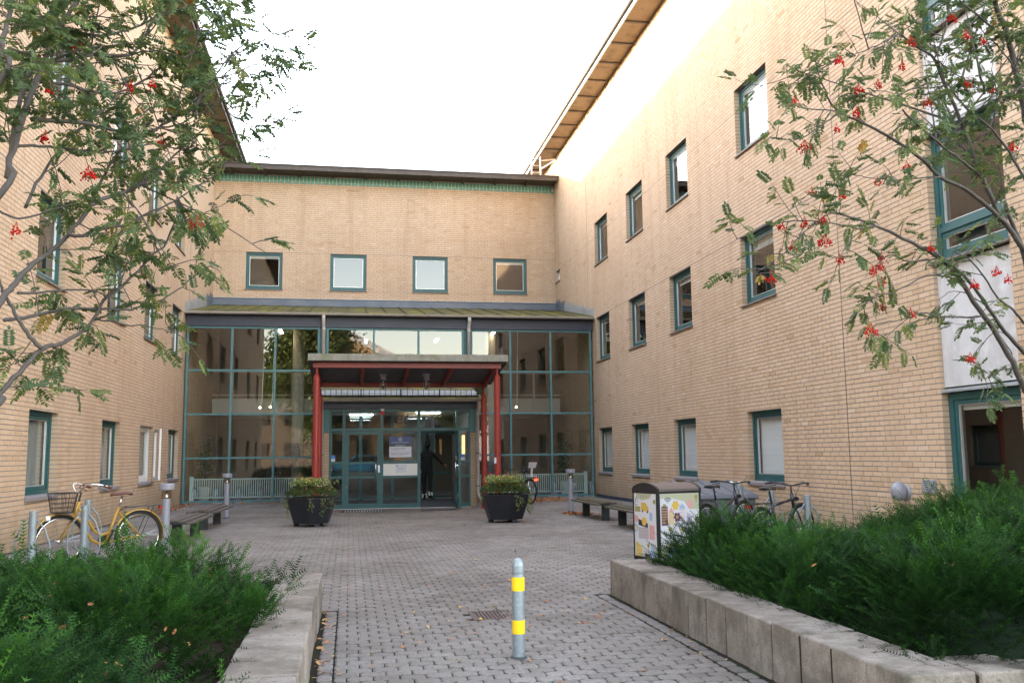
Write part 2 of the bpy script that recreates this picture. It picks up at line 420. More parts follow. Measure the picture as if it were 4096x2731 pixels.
def brick_mesh_arrays(R, axes, r):
    A = np.array([x[:4] for x in R]); deep = np.array([x[4] for x in R]); n = len(A)
    d0 = -r.random(n) * .0015; d1 = np.where(deep, .13, .006)
    V = np.zeros((n, 8, 3))      # columns d,u,z
    j = (r.random((n, 4, 2)) - .5) * .003
    cu = np.stack([A[:, 0], A[:, 1], A[:, 1], A[:, 0]], 1); cz = np.stack([A[:, 2], A[:, 2], A[:, 3], A[:, 3]], 1)
    V[:, :4, 0] = d0[:, None]; V[:, :4, 1] = cu + j[:, :, 0]; V[:, :4, 2] = cz + j[:, :, 1]
    V[:, 4:, 0] = d1[:, None]; V[:, 4:, 1] = cu; V[:, 4:, 2] = cz
    W = np.stack([axes(V[..., 0], V[..., 1], V[..., 2])], 0)
    W = np.stack(axes(V[..., 0], V[..., 1], V[..., 2]), -1)
    return W
def brick_tone(n, r):
    t = r.normal(.56, .12, n); k = r.random(n); t = np.where(k < .025, t - .3, t); t = np.where(k > .985, t + .3, t)
    return np.clip(t, 0, 1)
def np_axes(kind):
    if kind == 'L': return lambda d, u, z: (XL - d, u, z)
    if kind == 'R': return lambda d, u, z: (XR + d, u, z)
    if kind == 'B': return lambda d, u, z: (u, YB + d, z)
    if isinstance(kind, tuple): return lambda d, u, z: (u, kind[1] + d, z)
def brick_skin(parent, u0, u1, z0, z1, openings, kind, seed, single=300, stuffname='brick_courses'):
    R = brick_rects(u0, u1, z0, z1, openings, seed); r = np.random.default_rng(seed)
    ax = np_axes(kind); A = np.array([x[:4] for x in R])
    cen = np.stack(ax(np.zeros(len(A)) , (A[:, 0] + A[:, 1]) / 2, (A[:, 2] + A[:, 3]) / 2), -1)
    px, py_, dep = to_px(cen)
    full = ((A[:, 1] - A[:, 0]) > .245) & ((A[:, 3] - A[:, 2]) > .06) & ~np.array([x[4] for x in R])
    ok = full & (px > 30) & (px < 4066) & (py_ > 30) & (py_ < 2700)
    score = np.where(ok, 1 / np.nan_to_num(dep, nan=1e9), 0)
    # foreshortening
    if kind in ('L', 'R'):
        X = abs(cen[:, 0]); score = score * X / np.linalg.norm(cen, axis=1)
    order = np.argsort(-score)[:single]; order = [i for i in order if score[i] > 0]
    pick = np.zeros(len(R), bool); pick[order] = True
    W = brick_mesh_arrays(R, ax, r); tn = brick_tone(len(R), r)
    keep = ~pick; n = keep.sum()
    V = W[keep].reshape(-1, 3); Fc = (BRICK_F[None] + (np.arange(n) * 8)[:, None, None]).reshape(-1, 4)
    off = np.array(wloc(parent))
    link(stuffname, np_mesh(stuffname, V - off, Fc, mt['brick'], np.repeat(tn[keep], 5)), parent, kind='stuff')
    # single bricks share a few meshes
    var = []
    for k in range(14):
        RR = [(-.1255, .1255, -.0325, .0325, False)]
        W1 = brick_mesh_arrays(RR, (lambda d, u, z: (-d, u, z)) if kind == 'L' else (lambda d, u, z: (d, u, z)) if kind == 'R' else (lambda d, u, z: (u, d, z)), r)
        var.append(np_mesh('brick', W1.reshape(-1, 3), BRICK_F, mt['brick'], [float(brick_tone(1, r)[0])] * 5))
    for i in order:
        o = link('brick', var[rnd.randrange(14)], parent); o.location = Vector(cen[i]) - Vector(off)
    return R
def mortar_wall(parent, u0, u1, z0, z1, openings, T, depth=.34, name='wall'):
    us = sorted({u0, u1} | {o[0] for o in openings} | {o[1] for o in openings}); zs = sorted({z0, z1} | {o[2] for o in openings} | {o[3] for o in openings})
    us = [u for u in us if u0 <= u <= u1]; zs = [z for z in zs if z0 <= z <= z1]
    mb = MB(); F0 = .0045
    for a, b in zip(us[:-1], us[1:]):
        for c, d in zip(zs[:-1], zs[1:]):
            if any(o[0] <= (a + b) / 2 <= o[1] and o[2] <= (c + d) / 2 <= o[3] for o in openings): continue
            mb.quad(T(F0, a, c), T(F0, b, c), T(F0, b, d), T(F0, a, d))
            mb.quad(T(depth, a, c), T(depth, b, c), T(depth, b, d), T(depth, a, d))
    for o in openings:
        a, b, c, d = o[:4]
        for p, q in (((a, c), (b, c)), ((b, c), (b, d)), ((b, d), (a, d)), ((a, d), (a, c))):
            mb.quad(T(F0, *p), T(F0, *q), T(depth, *q), T(depth, *p))
    for p, q in (((u0, z0), (u1, z0)), ((u1, z0), (u1, z1)), ((u1, z1), (u0, z1)), ((u0, z1), (u0, z0))):
        mb.quad(T(F0, *p), T(F0, *q), T(depth, *q), T(depth, *p))
    return mb.build(name, mt['mortar'], parent)
def make_window(parent, T, a, b, c, d, sill='metal', cover=None, colour='teal', bottom=True, transom=None, frame_w=.075, rec=.11, sillout=.045, label=None):
    w = empty('window', parent)
    if label: w['label'] = label
    m = mt[colour]
    c2 = c + (.035 if bottom else 0)
    mb = MB(); fw = frame_w
    for (ua, ub, za, zb) in ((a, a + fw, c2, d), (b - fw, b, c2, d), (a + fw, b - fw, d - fw, d), (a + fw, b - fw, c2, c2 + fw)):
        mb.box(rec, rec + .09, ua, ub, za, zb, T)
    mb.build('frame', m, w)
    def leaf(za, zb, nm='sash'):
        s = MB(); g = .055; ia, ib = a + fw + .004, b - fw - .004
        for (ua, ub, zc, zd) in ((ia, ia + g, za, zb), (ib - g, ib, za, zb), (ia + g, ib - g, zb - g, zb), (ia + g, ib - g, za, za + g)):
            s.box(rec + .02, rec + .075, ua, ub, zc, zd, T)
        s.build(nm, m, w)
        be = MB(); h = .016; ja, jb = ia + g, ib - g
        for (ua, ub, zc, zd) in ((ja, ja + h, za + g, zb - g), (jb - h, jb, za + g, zb - g), (ja + h, jb - h, zb - g - h, zb - g), (ja + h, jb - h, za + g, za + g + h)):
            be.box(rec + .035, rec + .07, ua, ub, zc, zd, T)
        be.build('glazing_bead', mt['alu'], w)
        p = MB(); p.quad(T(rec + .055, ja, za + g), T(rec + .055, jb, za + g), T(rec + .055, jb, zb - g), T(rec + .055, ja, zb - g)); p.build('pane', mt['glass' if c < 3 else 'glassup'], w)
        if cover:
            mat_, drop = cover; q = MB(); zt = zb - g; zb2 = zt - (zt - za - g) * drop
            q.quad(T(rec + .12, ja - .02, zb2), T(rec + .12, jb + .02, zb2), T(rec + .12, jb + .02, zt), T(rec + .12, ja - .02, zt)); q.build('blind', mt[mat_], w)
    if transom:
        tb = MB(); tb.box(rec - .005, rec + .085, a + fw, b - fw, transom - .035, transom + .035, T); tb.build('transom', m, w)
        leaf(c2 + fw + .004, transom - .037, 'lower_sash'); leaf(transom + .037, d - fw - .004, 'upper_sash')
    else: leaf(c2 + fw + .004, d - fw - .004)
    if bottom:
        s = MB(); th = .06 if sill == 'stone' else .028
        s.hexa([T(-sillout, a - .03, c - th + .008), T(-sillout, b + .03, c - th + .008), T(rec + .02, b + .0, c - th + .02), T(rec + .02, a, c - th + .02),
                T(-sillout, a - .03, c + .012), T(-sillout, b + .03, c + .012), T(rec + .02, b, c + .036), T(rec + .02, a, c + .036)])
        s.build('sill', mt['sillstone' if sill == 'stone' else 'sillmetal'], w, bevel=.004)
    return w

# ---------------------------------------------------------------- the two side wings
ZW = 13.16
rows = [(.78, 2.20), (4.37, 5.82), (7.57, 9.02)]
def eave(parent, X, s, y0, y1):
    """overhanging roof edge; s = +1 if the roof hangs towards +x"""
    xo = X + s * .69
    n = int((y1 - y0) / 1.34)
    for k in range(n):
        ya = 23.02 - 1.34 * 30 + 1.34 * k
    ys = [y for y in np.arange(23.02 - 1.34 * 14, y1, 1.34) if y > y0]
    yy = [y0] + ys + [y1]
    for a, b in zip(yy[:-1], yy[1:]):
        m = MB(); x0, x1 = sorted((X - s * .30, xo)); m.box(x0, x1, a + .03, b - .03, ZW, ZW + .02); m.build('soffit_panel', mt['soffit'], parent)
    for y in ys:
        m = MB(); x0, x1 = sorted((X, xo)); m.box(x0, x1, y - .035, y + .035, ZW - .05, ZW + .06); m.build('rafter', mt['rafter'], parent)
    m = MB(); x0, x1 = sorted((xo - s * .002, xo + s * .04)); m.box(x0, x1, y0 - .1, y1, ZW - .03, ZW + .15); m.build('fascia', mt['darkroof'] if s > 0 else mt['zinclight'], parent)
    m = MB(); m.tube([(xo + s * .09, y0 - .1, ZW + .13), (xo + s * .09, y1, ZW + .13)], .055, 8); m.build('eave_gutter', mt['darkroof'], parent, smooth=True)
    xi = X - s * 11
    m = MB(); m.hexa([(xo, y0 - .1, ZW + .021), (xi, y0 - .1, ZW + .1), (xi, y1, ZW + .1), (xo, y1, ZW + .021), (xo, y0 - .1, ZW + .16), (xi, y0 - .1, ZW + .6), (xi, y1, ZW + .6), (xo, y1, ZW + .16)])
    m.build('roof', mt['darkroof'], parent)

def wing(side):
    s = 1 if side == 'L' else -1
    T = TL if side == 'L' else TR
    y0, y1 = (3.7, 44.0) if side == 'L' else (6.0, 44.0)
    root = thing('brick_building', ('yellow brick wing with teal windows on the left, behind the yellow bicycle' if side == 'L' else 'yellow brick wing with teal windows on the right, its top in sunlight'), 'building',
        (XL if side == 'L' else XR, 20, 0))
    if side == 'L': cols = [(15.85, 17.38), (20.30, 21.85), (23.85, 25.42), (27.43, 29.02)]
    else: cols = [(16.17, 17.70), (20.54, 22.05), (24.02, 25.56), (27.58, 29.13)]
    ops = [(a, b, c, d) for a, b in cols for c, d in rows] + [(34.28, 34.98, 8.08, 8.55)]
    extra = [(9.87, 11.40)] if side == 'R' else [(6.4, 7.9), (10.6, 12.1)]
    if side == 'R':
        bay = (9.87, 11.40, .05, 9.35); ops.append(bay)
    else:
        for a, b in extra:
            for c, d in rows: ops.append((a, b, c, d))
    lower = [o for o in ops]
    # bricks below/left of entrance roof hidden inside the hall are plain
    mortar_wall(root, y0, y1, 0, ZW + .1, ops, T)
    brick_skin(root, y0, 37.6, .004, ZW, ops, side, 11 if side == 'L' else 23)
    # movement joints
    js = [13.84, 30.12] if side == 'R' else [30.1]
    for yj in js:
        m = MB(); m.box(-.006, .011, yj - .007, yj + .007, .01, ZW - .02, T); m.build('movement_joint', mt['sillmetal'], root)
    gw = []
    for i, (a, b) in enumerate(cols):
        for j, (c, d) in enumerate(rows):
            sill = 'stone' if j == 0 else 'metal'; cov = None; col = 'teal'
            if side == 'R':
                cov = [('blind', 1.0), ('blind', .9), None][j] if j == 0 else (('blind', .12) if j == 1 else ('blind', .08))
                if (i, j) == (0, 1): cov = ('curtain', .95)
            else:
                cov = ('curtain', 1.0) if j == 0 else ('blind', .2)
                if (i, j) == (2, 0): col = 'whitepaint'
            if j: cov = (cov[0], [.10, .45, .22, .06, .3, .16, .08, .6][(i * 3 + j * 5 + (side == 'L')) % 8])
            w = make_window(root, T, a, b, c, d, sill, cov, col, label='white painted window standing ajar' if col == 'whitepaint' else None)
            if col == 'whitepaint':   # casement pushed outwards
                m = MB(); hy = b - .05
                def TT(p, q, z):      # p along leaf, q thickness
                    an = math.radians(24); return (XL + .02 + p * math.sin(an) + q * math.cos(an), hy - p * math.cos(an) + q * math.sin(an), z)
                L_ = .62
                for (p0, p1, z0, z1) in ((0, .07, c + .06, d - .06), (L_ - .07, L_, c + .06, d - .06), (.07, L_ - .07, d - .13, d - .06), (.07, L_ - .07, c + .06, c + .13)):
                    m.box(p0, p1, 0, .05, z0, z1, TT)
                m.build('open_casement', mt['whitepaint'], w)
    w = make_window(root, T, 34.28, 34.98, 8.08, 8.55, 'metal', None, 'whitepaint', frame_w=.05)
    if side == 'L':
        for a, b in extra:
            for j, (c, d) in enumerate(rows): make_window(root, T, a, b, c, d, 'stone' if j == 0 else 'metal', ('blind', .3))
    else:
        a, b = 9.87, 11.40
        make_window(root, T, a, b, .05, 2.16, cover=('blind', .06), bottom=False, transom=.62, frame_w=.10, rec=.10, label='tall ground floor window with a blind tucked at its top')
        make_window(root, T, a, b, 3.96, 5.80, cover=('curtain', .0001), bottom=True, transom=4.42, frame_w=.09, rec=.10)
        make_window(root, T, a, b, 7.22, 9.30, cover=('blind', .1), bottom=True, transom=7.7, frame_w=.09, rec=.10)
        for (z0, z1) in ((2.24, 3.92), (5.86, 7.18)):
            for (ua, ub) in ((a + .01, (a + b) / 2 - .004), ((a + b) / 2 + .004, b - .01)):
                m = MB(); m.box(.055, .09, ua, ub, z0, z1, T); m.build('cladding_panel', mt['panelwhite'], root)
            m = MB(); m.hexa([T(.0, a, z0 - .075), T(.0, b, z0 - .075), T(.13, b, z0 - .06), T(.13, a, z0 - .06), T(.0, a, z0 - .045), T(.0, b, z0 - .045), T(.13, b, z0 + .0), T(.13, a, z0 + .0)])
            m.build('drip_flashing', mt['zinclight'], root)
    # dark rooms behind the panes
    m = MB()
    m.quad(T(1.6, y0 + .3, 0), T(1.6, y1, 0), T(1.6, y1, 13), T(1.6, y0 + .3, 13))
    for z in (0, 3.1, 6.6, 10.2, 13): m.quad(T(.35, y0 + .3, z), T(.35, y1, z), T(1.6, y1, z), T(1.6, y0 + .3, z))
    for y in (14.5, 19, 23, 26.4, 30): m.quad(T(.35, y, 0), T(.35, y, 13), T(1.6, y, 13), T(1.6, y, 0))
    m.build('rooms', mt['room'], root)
    # end wall towards the street and far side
    m = MB(); m.box(.345, 11, y0, y0 + .3, 0, ZW + .08, T); m.box(10.7, 11, y0 + .3, y1, 0, ZW + .08, T); m.build('end_wall', mt['mortar'], root)
    eave(root, XL if side == 'L' else XR, s, y0, y1)
    return root
wing_l = wing('L'); wing_r = wing('R')
# dark damp-proof edge along the foot of the right wall
# ---------------------------------------------------------------- entrance block at the back
hall = thing('entrance_building', 'brick entrance building at the back with four windows above a mossy lean-to roof', 'building', (1.5, YG, 0))
bw = [(-3.91, -2.56), (-.80, .58), (2.33, 3.71), (5.49, 6.85)]
ops = [(a, b, 7.62, 9.05) for a, b in bw]
mortar_wall(hall, XL, XR, 6.6, 12.1, ops, TB, .3)
brick_skin(hall, XL, XR, 7.0, 7.0 + 62 * CO, ops, 'B', 31)
for i, (a, b) in enumerate(bw): make_window(hall, TB, a, b, 7.62, 9.05, 'metal', ('blind', .07) if i in (0, 3) else None, rec=.06, sillout=.035)
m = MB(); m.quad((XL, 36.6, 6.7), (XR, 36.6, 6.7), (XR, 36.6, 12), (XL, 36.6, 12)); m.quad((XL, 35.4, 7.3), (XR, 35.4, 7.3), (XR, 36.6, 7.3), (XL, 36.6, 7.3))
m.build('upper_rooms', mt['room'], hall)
# green glazed tile band
zt = 7.0 + 62 * CO + .004
tm = MB(); tm.box(-.060, .060, -.008, .01, 0, .205); tme = tm.mesh('tile', mt['tile'])
tm2 = MB(); tm2.box(-.129, .129, -.008, .01, 0, .055); tme2 = tm2.mesh('tile', mt['tile'])
m = MB(); m.box(XL + .02, XR - .02, YB - .003, YB + .004, zt, zt + .285); m.build('tile_grout', mt['sill_light'], hall)
x = XL + .07; k = 0
while x < XR - .05:
    o = link('tile', tme, hall); o.location = Vector((x, YB, zt + .068)) - hall.location
    if k % 2 == 0:
        o = link('tile', tme2, hall); o.location = Vector((x + .07, YB, zt + .003)) - hall.location
    x += .1395; k += 1
# roof edge
for k, x in enumerate(np.arange(XL + .55, XR, 1.26)):
    m = MB(); m.box(x - .035, x + .035, YB - .78, YB + .0, 12.02, 12.10); m.build('rafter', mt['rafter'], hall)
m = MB(); m.box(XL + .01, XR - .01, YB - .85, YB + .35, 12.101, 12.13); m.build('soffit', mt['rafter'], hall)
m = MB(); m.box(XL + .01, XR - .01, YB - .89, YB - .851, 12.03, 12.22); m.build('fascia', mt['rafter'], hall, label='brown timber fascia')
m = MB(); m.hexa([(XL, YB - .93, 12.2), (XR, YB - .93, 12.2), (XR, 44, 12.6), (XL, 44, 12.6), (XL, YB - .93, 12.235), (XR, YB - .93, 12.235), (XR, 44, 12.7), (XL, 44, 12.7)]); m.build('upper_roof', mt['darkroof'], hall)
# lean-to roof: sheets with standing seams
zr0, zr1 = 5.90, 7.02; yr0 = 29.38
px0 = XL; k = 0; P_ = (XR - XL) / 21
sh = MB(); sh.hexa([(0, yr0, zr0 - .03), (P_, yr0, zr0 - .03), (P_, YB, zr1 - .03), (0, YB, zr1 - .03), (0, yr0, zr0), (P_, yr0, zr0), (P_, YB, zr1), (0, YB, zr1)])
sh.hexa([(P_ - .02, yr0 + .05, zr0), (P_ - .001, yr0 + .05, zr0), (P_ - .001, YB, zr1), (P_ - .02, YB, zr1), (P_ - .02, yr0 + .05, zr0 + .045), (P_ - .001, yr0 + .05, zr0 + .045), (P_ - .001, YB, zr1 + .045), (P_ - .02, YB, zr1 + .045)])
shm = sh.mesh('roof_sheet', mt['mossroof'])
for k in range(21):
    o = link('roof_sheet', shm, hall); o.location = Vector((XL + k * P_, 0, 0)) - hall.location
m = MB(); m.box(XL, XR, YB - .10, YB - .012, 7.0, 7.27); m.box(XL, XR, YB - .16, YB - .101, 7.0, 7.13); m.build('roof_upstand', mt['zinc'], hall)
m = MB(); m.box(XL, XR, YB - .13, YB - .013, 7.271, 7.30); m.build('upstand_cap', mt['zinclight'], hall)
for s_, X in ((1, XL), (-1, XR)):     # stepped flashings on the side walls
    n = 8; poly = [];
    for k in range(n):
        ya = yr0 + .0 + (YB - .1 - yr0) * k / n; yb = yr0 + (YB - .1 - yr0) * (k + 1) / n
        za = zr0 + (zr1 - zr0) * (ya - yr0) / (YB - yr0); zb = zr0 + (zr1 - zr0) * (yb - yr0) / (YB - yr0)
        m = MB(); x1 = X + s_ * .004
        m.prism([(x1, ya, za - .02), (x1, yb - .006, zb - .02), (x1, yb - .006, zb + .20 + .02 * k), (x1, ya, zb + .20 + .02 * k)], (s_ * (.012 + .002 * (k % 2)), 0, 0))
        m.build('stepped_flashing', mt['zinclight' if k < 6 else 'zinc'], hall)
# gutter, beam
def half_gutter(parent, x0, x1, y, z, r=.07, name='gutter'):
    m = MB(); n = 8; vs = []; fs = []
    for x in (x0, x1):
        for rr in (r, r - .012):
            for k in range(n + 1):
                an = PI + PI * k / n; vs.append((x, y + rr * math.cos(an), z + rr * math.sin(an)))
    N = n + 1
    for k in range(n):
        fs += [(k, k + 1, 2 * N + k + 1, 2 * N + k), (N + k + 1, N + k, 3 * N + k, 3 * N + k + 1), (k, N + k, N + k + 1, k + 1), (2 * N + k, 2 * N + k + 1, 3 * N + k + 1, 3 * N + k)]
    fs += [(0, 2 * N, 3 * N, N), (n, N + n, 3 * N + n, 2 * N + n)]
    m.add(vs, fs); return m.build(name, mt['gutter'], parent, smooth=False)
half_gutter(hall, XL + .02, XR - .02, yr0 - .05, 5.885, .075)
for x in np.arange(XL + .5, XR, .86):
    m = MB(); m.tube([(x, yr0 - .05 + .079 * math.cos(a), 5.885 + .079 * math.sin(a)) for a in np.linspace(PI, 2 * PI, 6)], .008, 4); m.build('gutter_bracket', mt['gutter'], hall)
m = MB(); m.box(XL + .012, XR - .012, YG - .10, YG + .25, 5.475, 5.84); m.build('roof_beam', mt['navy'], hall)
def pipe(parent, pts, r=.05, name='downpipe'):
    m = MB(); m.tube(pts, r, 12); o = m.build(name, mt['pipe'], parent, smooth=True); return o
for x in (-.85, 3.80):
    pipe(hall, [(x, yr0 - .05, 5.85), (x, yr0 - .05, 5.70), (x, YG - .16, 5.5), (x, YG - .16, 3.95)], .055)
    m = MB(); m.lathe([(.062, 0), (.062, .09)], (x, YG - .16, 5.38), 12); m.build('pipe_collar', mt['pipe'], hall)
# glazed screen
VX0, VX1 = -.74, 3.42
rails = [.022, 1.375, 2.722, 4.086, 5.434]
mull_l = [-4.984, -3.656, -2.337, -1.0]; mull_c = [-.72, .74, 2.17, 3.62]; mull_r = [3.90, 5.185, 6.543, 7.905]
def mullion(x, z0=0.0, z1=5.47, w=.06):
    m = MB(); m.box(x - w / 2, x + w / 2, YG - .06, YG + .06, z0, z1); m.build('mullion', mt['teal_light'], hall)
for x in mull_l + mull_r: mullion(x)
for x in mull_c: mullion(x, 3.92)
def rail(xa, xb, z, h=.055):
    m = MB(); m.box(xa + .031, xb - .031, YG - .052, YG + .052, z - h / 2, z + h / 2); m.build('glazing_rail', mt['teal_light'], hall)
def pane(xa, xb, za, zb, mt_='glass2'):
    m = MB(); m.quad((xa + .03, YG, za + .027), (xb - .03, YG, za + .027), (xb - .03, YG, zb - .027), (xa + .03, YG, zb - .027)); m.build('pane', mt[mt_], hall)
for grp in (mull_l, mull_r):
    for a, b in zip(grp[:-1], grp[1:]):
        for z in rails: rail(a, b, z, .12 if z < .1 else .055)
        for za, zb in zip(rails[:-1], rails[1:]): pane(a, b, za + (.035 if za < .1 else 0), zb)
for a, b in zip(mull_c[:-1], mull_c[1:]):
    rail(a, b, 4.086); rail(a, b, 5.434); pane(a, b, 4.086, 5.434)
m = MB(); m.box(XL + .02, -.76, YG - .05, YG + .05, 0, .0 + .02); m.build('glazing_plinth', mt['teal'], hall)
m = MB(); m.box(3.44, XR - .02, YG - .05, YG + .05, 0, .0 + .02); m.build('glazing_plinth', mt['teal'], hall)
for xa, xb in ((-1.0, -.72), (3.62, 3.90)):
    m = MB(); m.box(xa + .03, xb - .03, YG - .02, YG + .03, 3.9, 5.46); m.build('spandrel', mt['teal'], hall)
# inside of the hall
m = MB(); m.box(XL, XR, YG + .1, 38, -.02, .0); m.build('hall_floor', mt['sillstone'], hall)
m = MB(); m.box(XL, XR, 37.2, 37.4, 0, 7); m.build('hall_back_wall', mt['roomwall'], hall)
m = MB(); m.box(XL + .4, XR - .4, 32.9, 37.1, 2.85, 3.40); m.build('gallery_slab', mt['roomlight'], hall)
m = MB(); m.hexa([(XL, YG + .2, 5.85), (XR, YG + .2, 5.85), (XR, 37.2, 6.5), (XL, 37.2, 6.5), (XL, YG + .2, 5.88), (XR, YG + .2, 5.88), (XR, 37.2, 6.6), (XL, 37.2, 6.6)]); m.build('hall_ceiling', mt['roomwall'], hall)
for x in (-4.0, -2.0, .0, 2.2, 4.4, 6.6):
    m = MB(); m.box(x - .03, x + .03, 32.8, 32.86, 3.0, 4.35); m.build('gallery_post', mt['roomlight'], hall)
m = MB(); m.box(XL + .4, XR - .4, 32.79, 32.87, 4.3, 4.36); m.build('gallery_rail', mt['roomlight'], hall)
m = MB(); m.box(XL + .4, XR - .4, 32.82, 32.84, 3.5, 3.54); m.build('gallery_rail', mt['roomlight'], hall)
for x in (-1.75, 4.9):
    m = MB(); m.tube([(x, 32.2, 0), (x, 32.2, 6)], .20, 20); m.build('column', mt['roomlight'], hall, smooth=True)
st = MB()
for k in range(15): st.box(-3.6 + .22 * k, -3.36 + .22 * k, 34, 35.2, .19 * k, .19 * k + .05)
st.bar((-3.7, 34, .1), (-.2, 34, 3.0), .05, .25); st.build('staircase', mt['room'], hall)
for x, y, z, ln in ((-2.35, 32.0, 5.62, .9), (.55, 33.5, 5.5, .9), (3.1, 33.5, 5.55, .9), (4.95, 32.0, 5.62, .9)):
    m = MB(); m.box(x - .05, x + .05, y - ln / 2, y + ln / 2, z, z + .04); m.build('tube_light', mt['lit'], hall)
for x, z in ((-2.95, 3.02), (-2.62, 3.04), (5.72, 3.02)):
    m = MB(); m.ball((x, 31.6, z), .034, 10, 6); m.build('spotlight', mt['spot'], hall, smooth=True)
    m = MB(); m.tube([(x, 31.6, z + .05), (x + .05, 31.7, z + .2), (x + .1, 31.7, 5.9)], .012, 6); m.build('light_cable', mt['whitepaint'], hall)
# ---------------------------------------------------------------- railing behind the glass
rg = 'pale green railings inside the glass front'
for x0, x1, lab in ((-4.90, -.95, 'pale green barred railing inside the glass left of the entrance'), (3.75, 7.88, 'pale green barred railing inside the glass right of the entrance')):
    r_ = thing('railing', lab, 'railing', ((x0 + x1) / 2, 30.3, 0), group=rg)
    left = x0 < 0
    m = MB(); xe = x0 if left else x1; s_ = 1 if left else -1
    m.box(*sorted((xe, xe + s_ * .12)), 30.26, 30.34, 0, .80); m.build('post', mt['palegreen'], r_)
    for z in (.13, .70):
        m = MB(); m.box(x0 + (.12 if left else 0), x1 - (0 if left else .12), 30.285, 30.315, z, z + .035); m.build('rail', mt['palegreen'], r_)
    bm_ = MB(); bm_.box(-.013, .013, -.012, .012, .166, .699); bme = bm_.mesh('baluster', mt['palegreen'])
    for x in np.arange(x0 + .17, x1 - .13, .0675):
        o = link('baluster', bme, r_); o.location = Vector((x, 30.3, 0)) - r_.location
# ---------------------------------------------------------------- indoor potted plants
def potted(x, y, lab, h=1.9, s=.3):
    r_ = thing('potted_plant', lab, 'plant', (x, y, 0))
    m = MB(); m.lathe([(.14, 0), (.2, .45), (.17, .45), (.16, .4)], (x, y, 0), 16); m.build('pot', mt['whitepaint'], r_, smooth=False)
    m = MB(); m.tube([(x, y, .4), (x + .02, y, h * .7)], .015, 6); m.build('stem', mt['twig'], r_)
    n = 420; rr = nr
    T = np.stack([x + rr.normal(0, s * .45, n), y + rr.normal(0, s * .45, n), h * .62 + rr.normal(0, h * .17, n)], 1)
    d = rr.normal(0, 1, (n, 3)); R_ = frame_from(d, rr.normal(0, 1, (n, 3)))
    TV = np.array([(0, 0, 0), (.05, .018, .01), (.1, 0, 0), (.05, -.018, .01)]); TF = np.array([(0, 1, 2, 3)])
    V, Fc, t = inst(TV, TF, R_, T, np.ones(n) * 1.1, np.clip(rr.normal(.35, .2, n), 0, 1))
    link('foliage', np_mesh('foliage', V - np.array(wloc(r_)), Fc, mt['rowan'], t * .5), r_, kind='stuff')
potted(-4.6, 31.2, 'leafy indoor plant behind the glass beside the left wing')
potted(7.35, 31.2, 'leafy indoor plant behind the glass beside the right wing')
potted(-1.35, 31.3, 'indoor tree in a white pot behind the glass beside the red posts', 2.0)
# ---------------------------------------------------------------- vestibule
YV = 25.0
ves = thing('entrance_porch', 'glazed entrance porch with teal door frames and mossy sheet roof', 'porch', (1.35, YV, 0))
def vb(name, x0, x1, z0, z1, mtn='teal', y0=YV - .05, y1=YV + .05, par=None, **k):
    m = MB(); m.box(x0, x1, y0, y1, z0, z1); return m.build(name, mt[mtn], par or ves, **k)
# brick piers
for xa, xb in ((-.72, -.535), (3.245, 3.40)):
    RR = []
    for i in range(26):
        z = i * CO; RR.append((xa, xb, z, z + CO - .012, False))
    W = brick_mesh_arrays(RR, lambda d, u, z: (u, YV - .03 + d, z), nr); tn = brick_tone(len(RR), nr)
    for i in range(len(RR)):
        link('brick', np_mesh('brick', W[i] - np.array(wloc(ves)), BRICK_F, mt['brick'], [tn[i]] * 5), ves)
    vb('pier', xa, xb, 0, 2.03, 'mortar', YV - .02, 29.6)
    vb('pier_head', xa, xb, 2.032, 2.64, 'teal_light', YV - .03, YV + .2)
vb('roof_beam', -.74, 3.42, 2.64, 2.83, 'navy', YV - .12, YV + .08)
for a, b in ((-.535, -.475), (-.19, -.105), (.825, .89), (1.805, 1.885), (2.84, 2.90), (3.185, 3.244)): vb('mullion', a, b, 0, 2.639, 'teal')
segs = [(-.475, -.19), (-.105, .825), (.89, 1.805), (1.885, 2.84), (2.90, 3.185)]
for a, b in segs:
    vb('glazing_rail', a, b, 2.57, 2.639); vb('glazing_rail', a, b, 2.045, 2.125)
    m = MB(); m.quad((a, YV, 2.125), (b, YV, 2.125), (b, YV, 2.57), (a, YV, 2.57)); m.build('pane', mt['doorglass'], ves)
for a, b in (segs[0], segs[4]):
    for z0, z1 in ((0, .12), (.80, .87), (1.18, 1.25)): vb('glazing_rail', a, b, z0, z1)
    for z0, z1 in ((.12, .80), (.87, 1.18), (1.25, 2.045)):
        m = MB(); m.quad((a, YV, z0), (b, YV, z0), (b, YV, z1), (a, YV, z1)); m.build('pane', mt['doorglass'], ves)
a, b = segs[2]
for z0, z1 in ((0, .12), (.80, .86), (1.18, 1.25)): vb('glazing_rail', a, b, z0, z1)
for z0, z1 in ((.12, .80), (1.25, 2.045)):
    m = MB(); m.quad((a, YV, z0), (b, YV, z0), (b, YV, z1), (a, YV, z1)); m.build('pane', mt['doorglass'], ves)
vb('threshold', -.52, 3.22, 0, .012, 'alu', YV - .09, YV - .051)
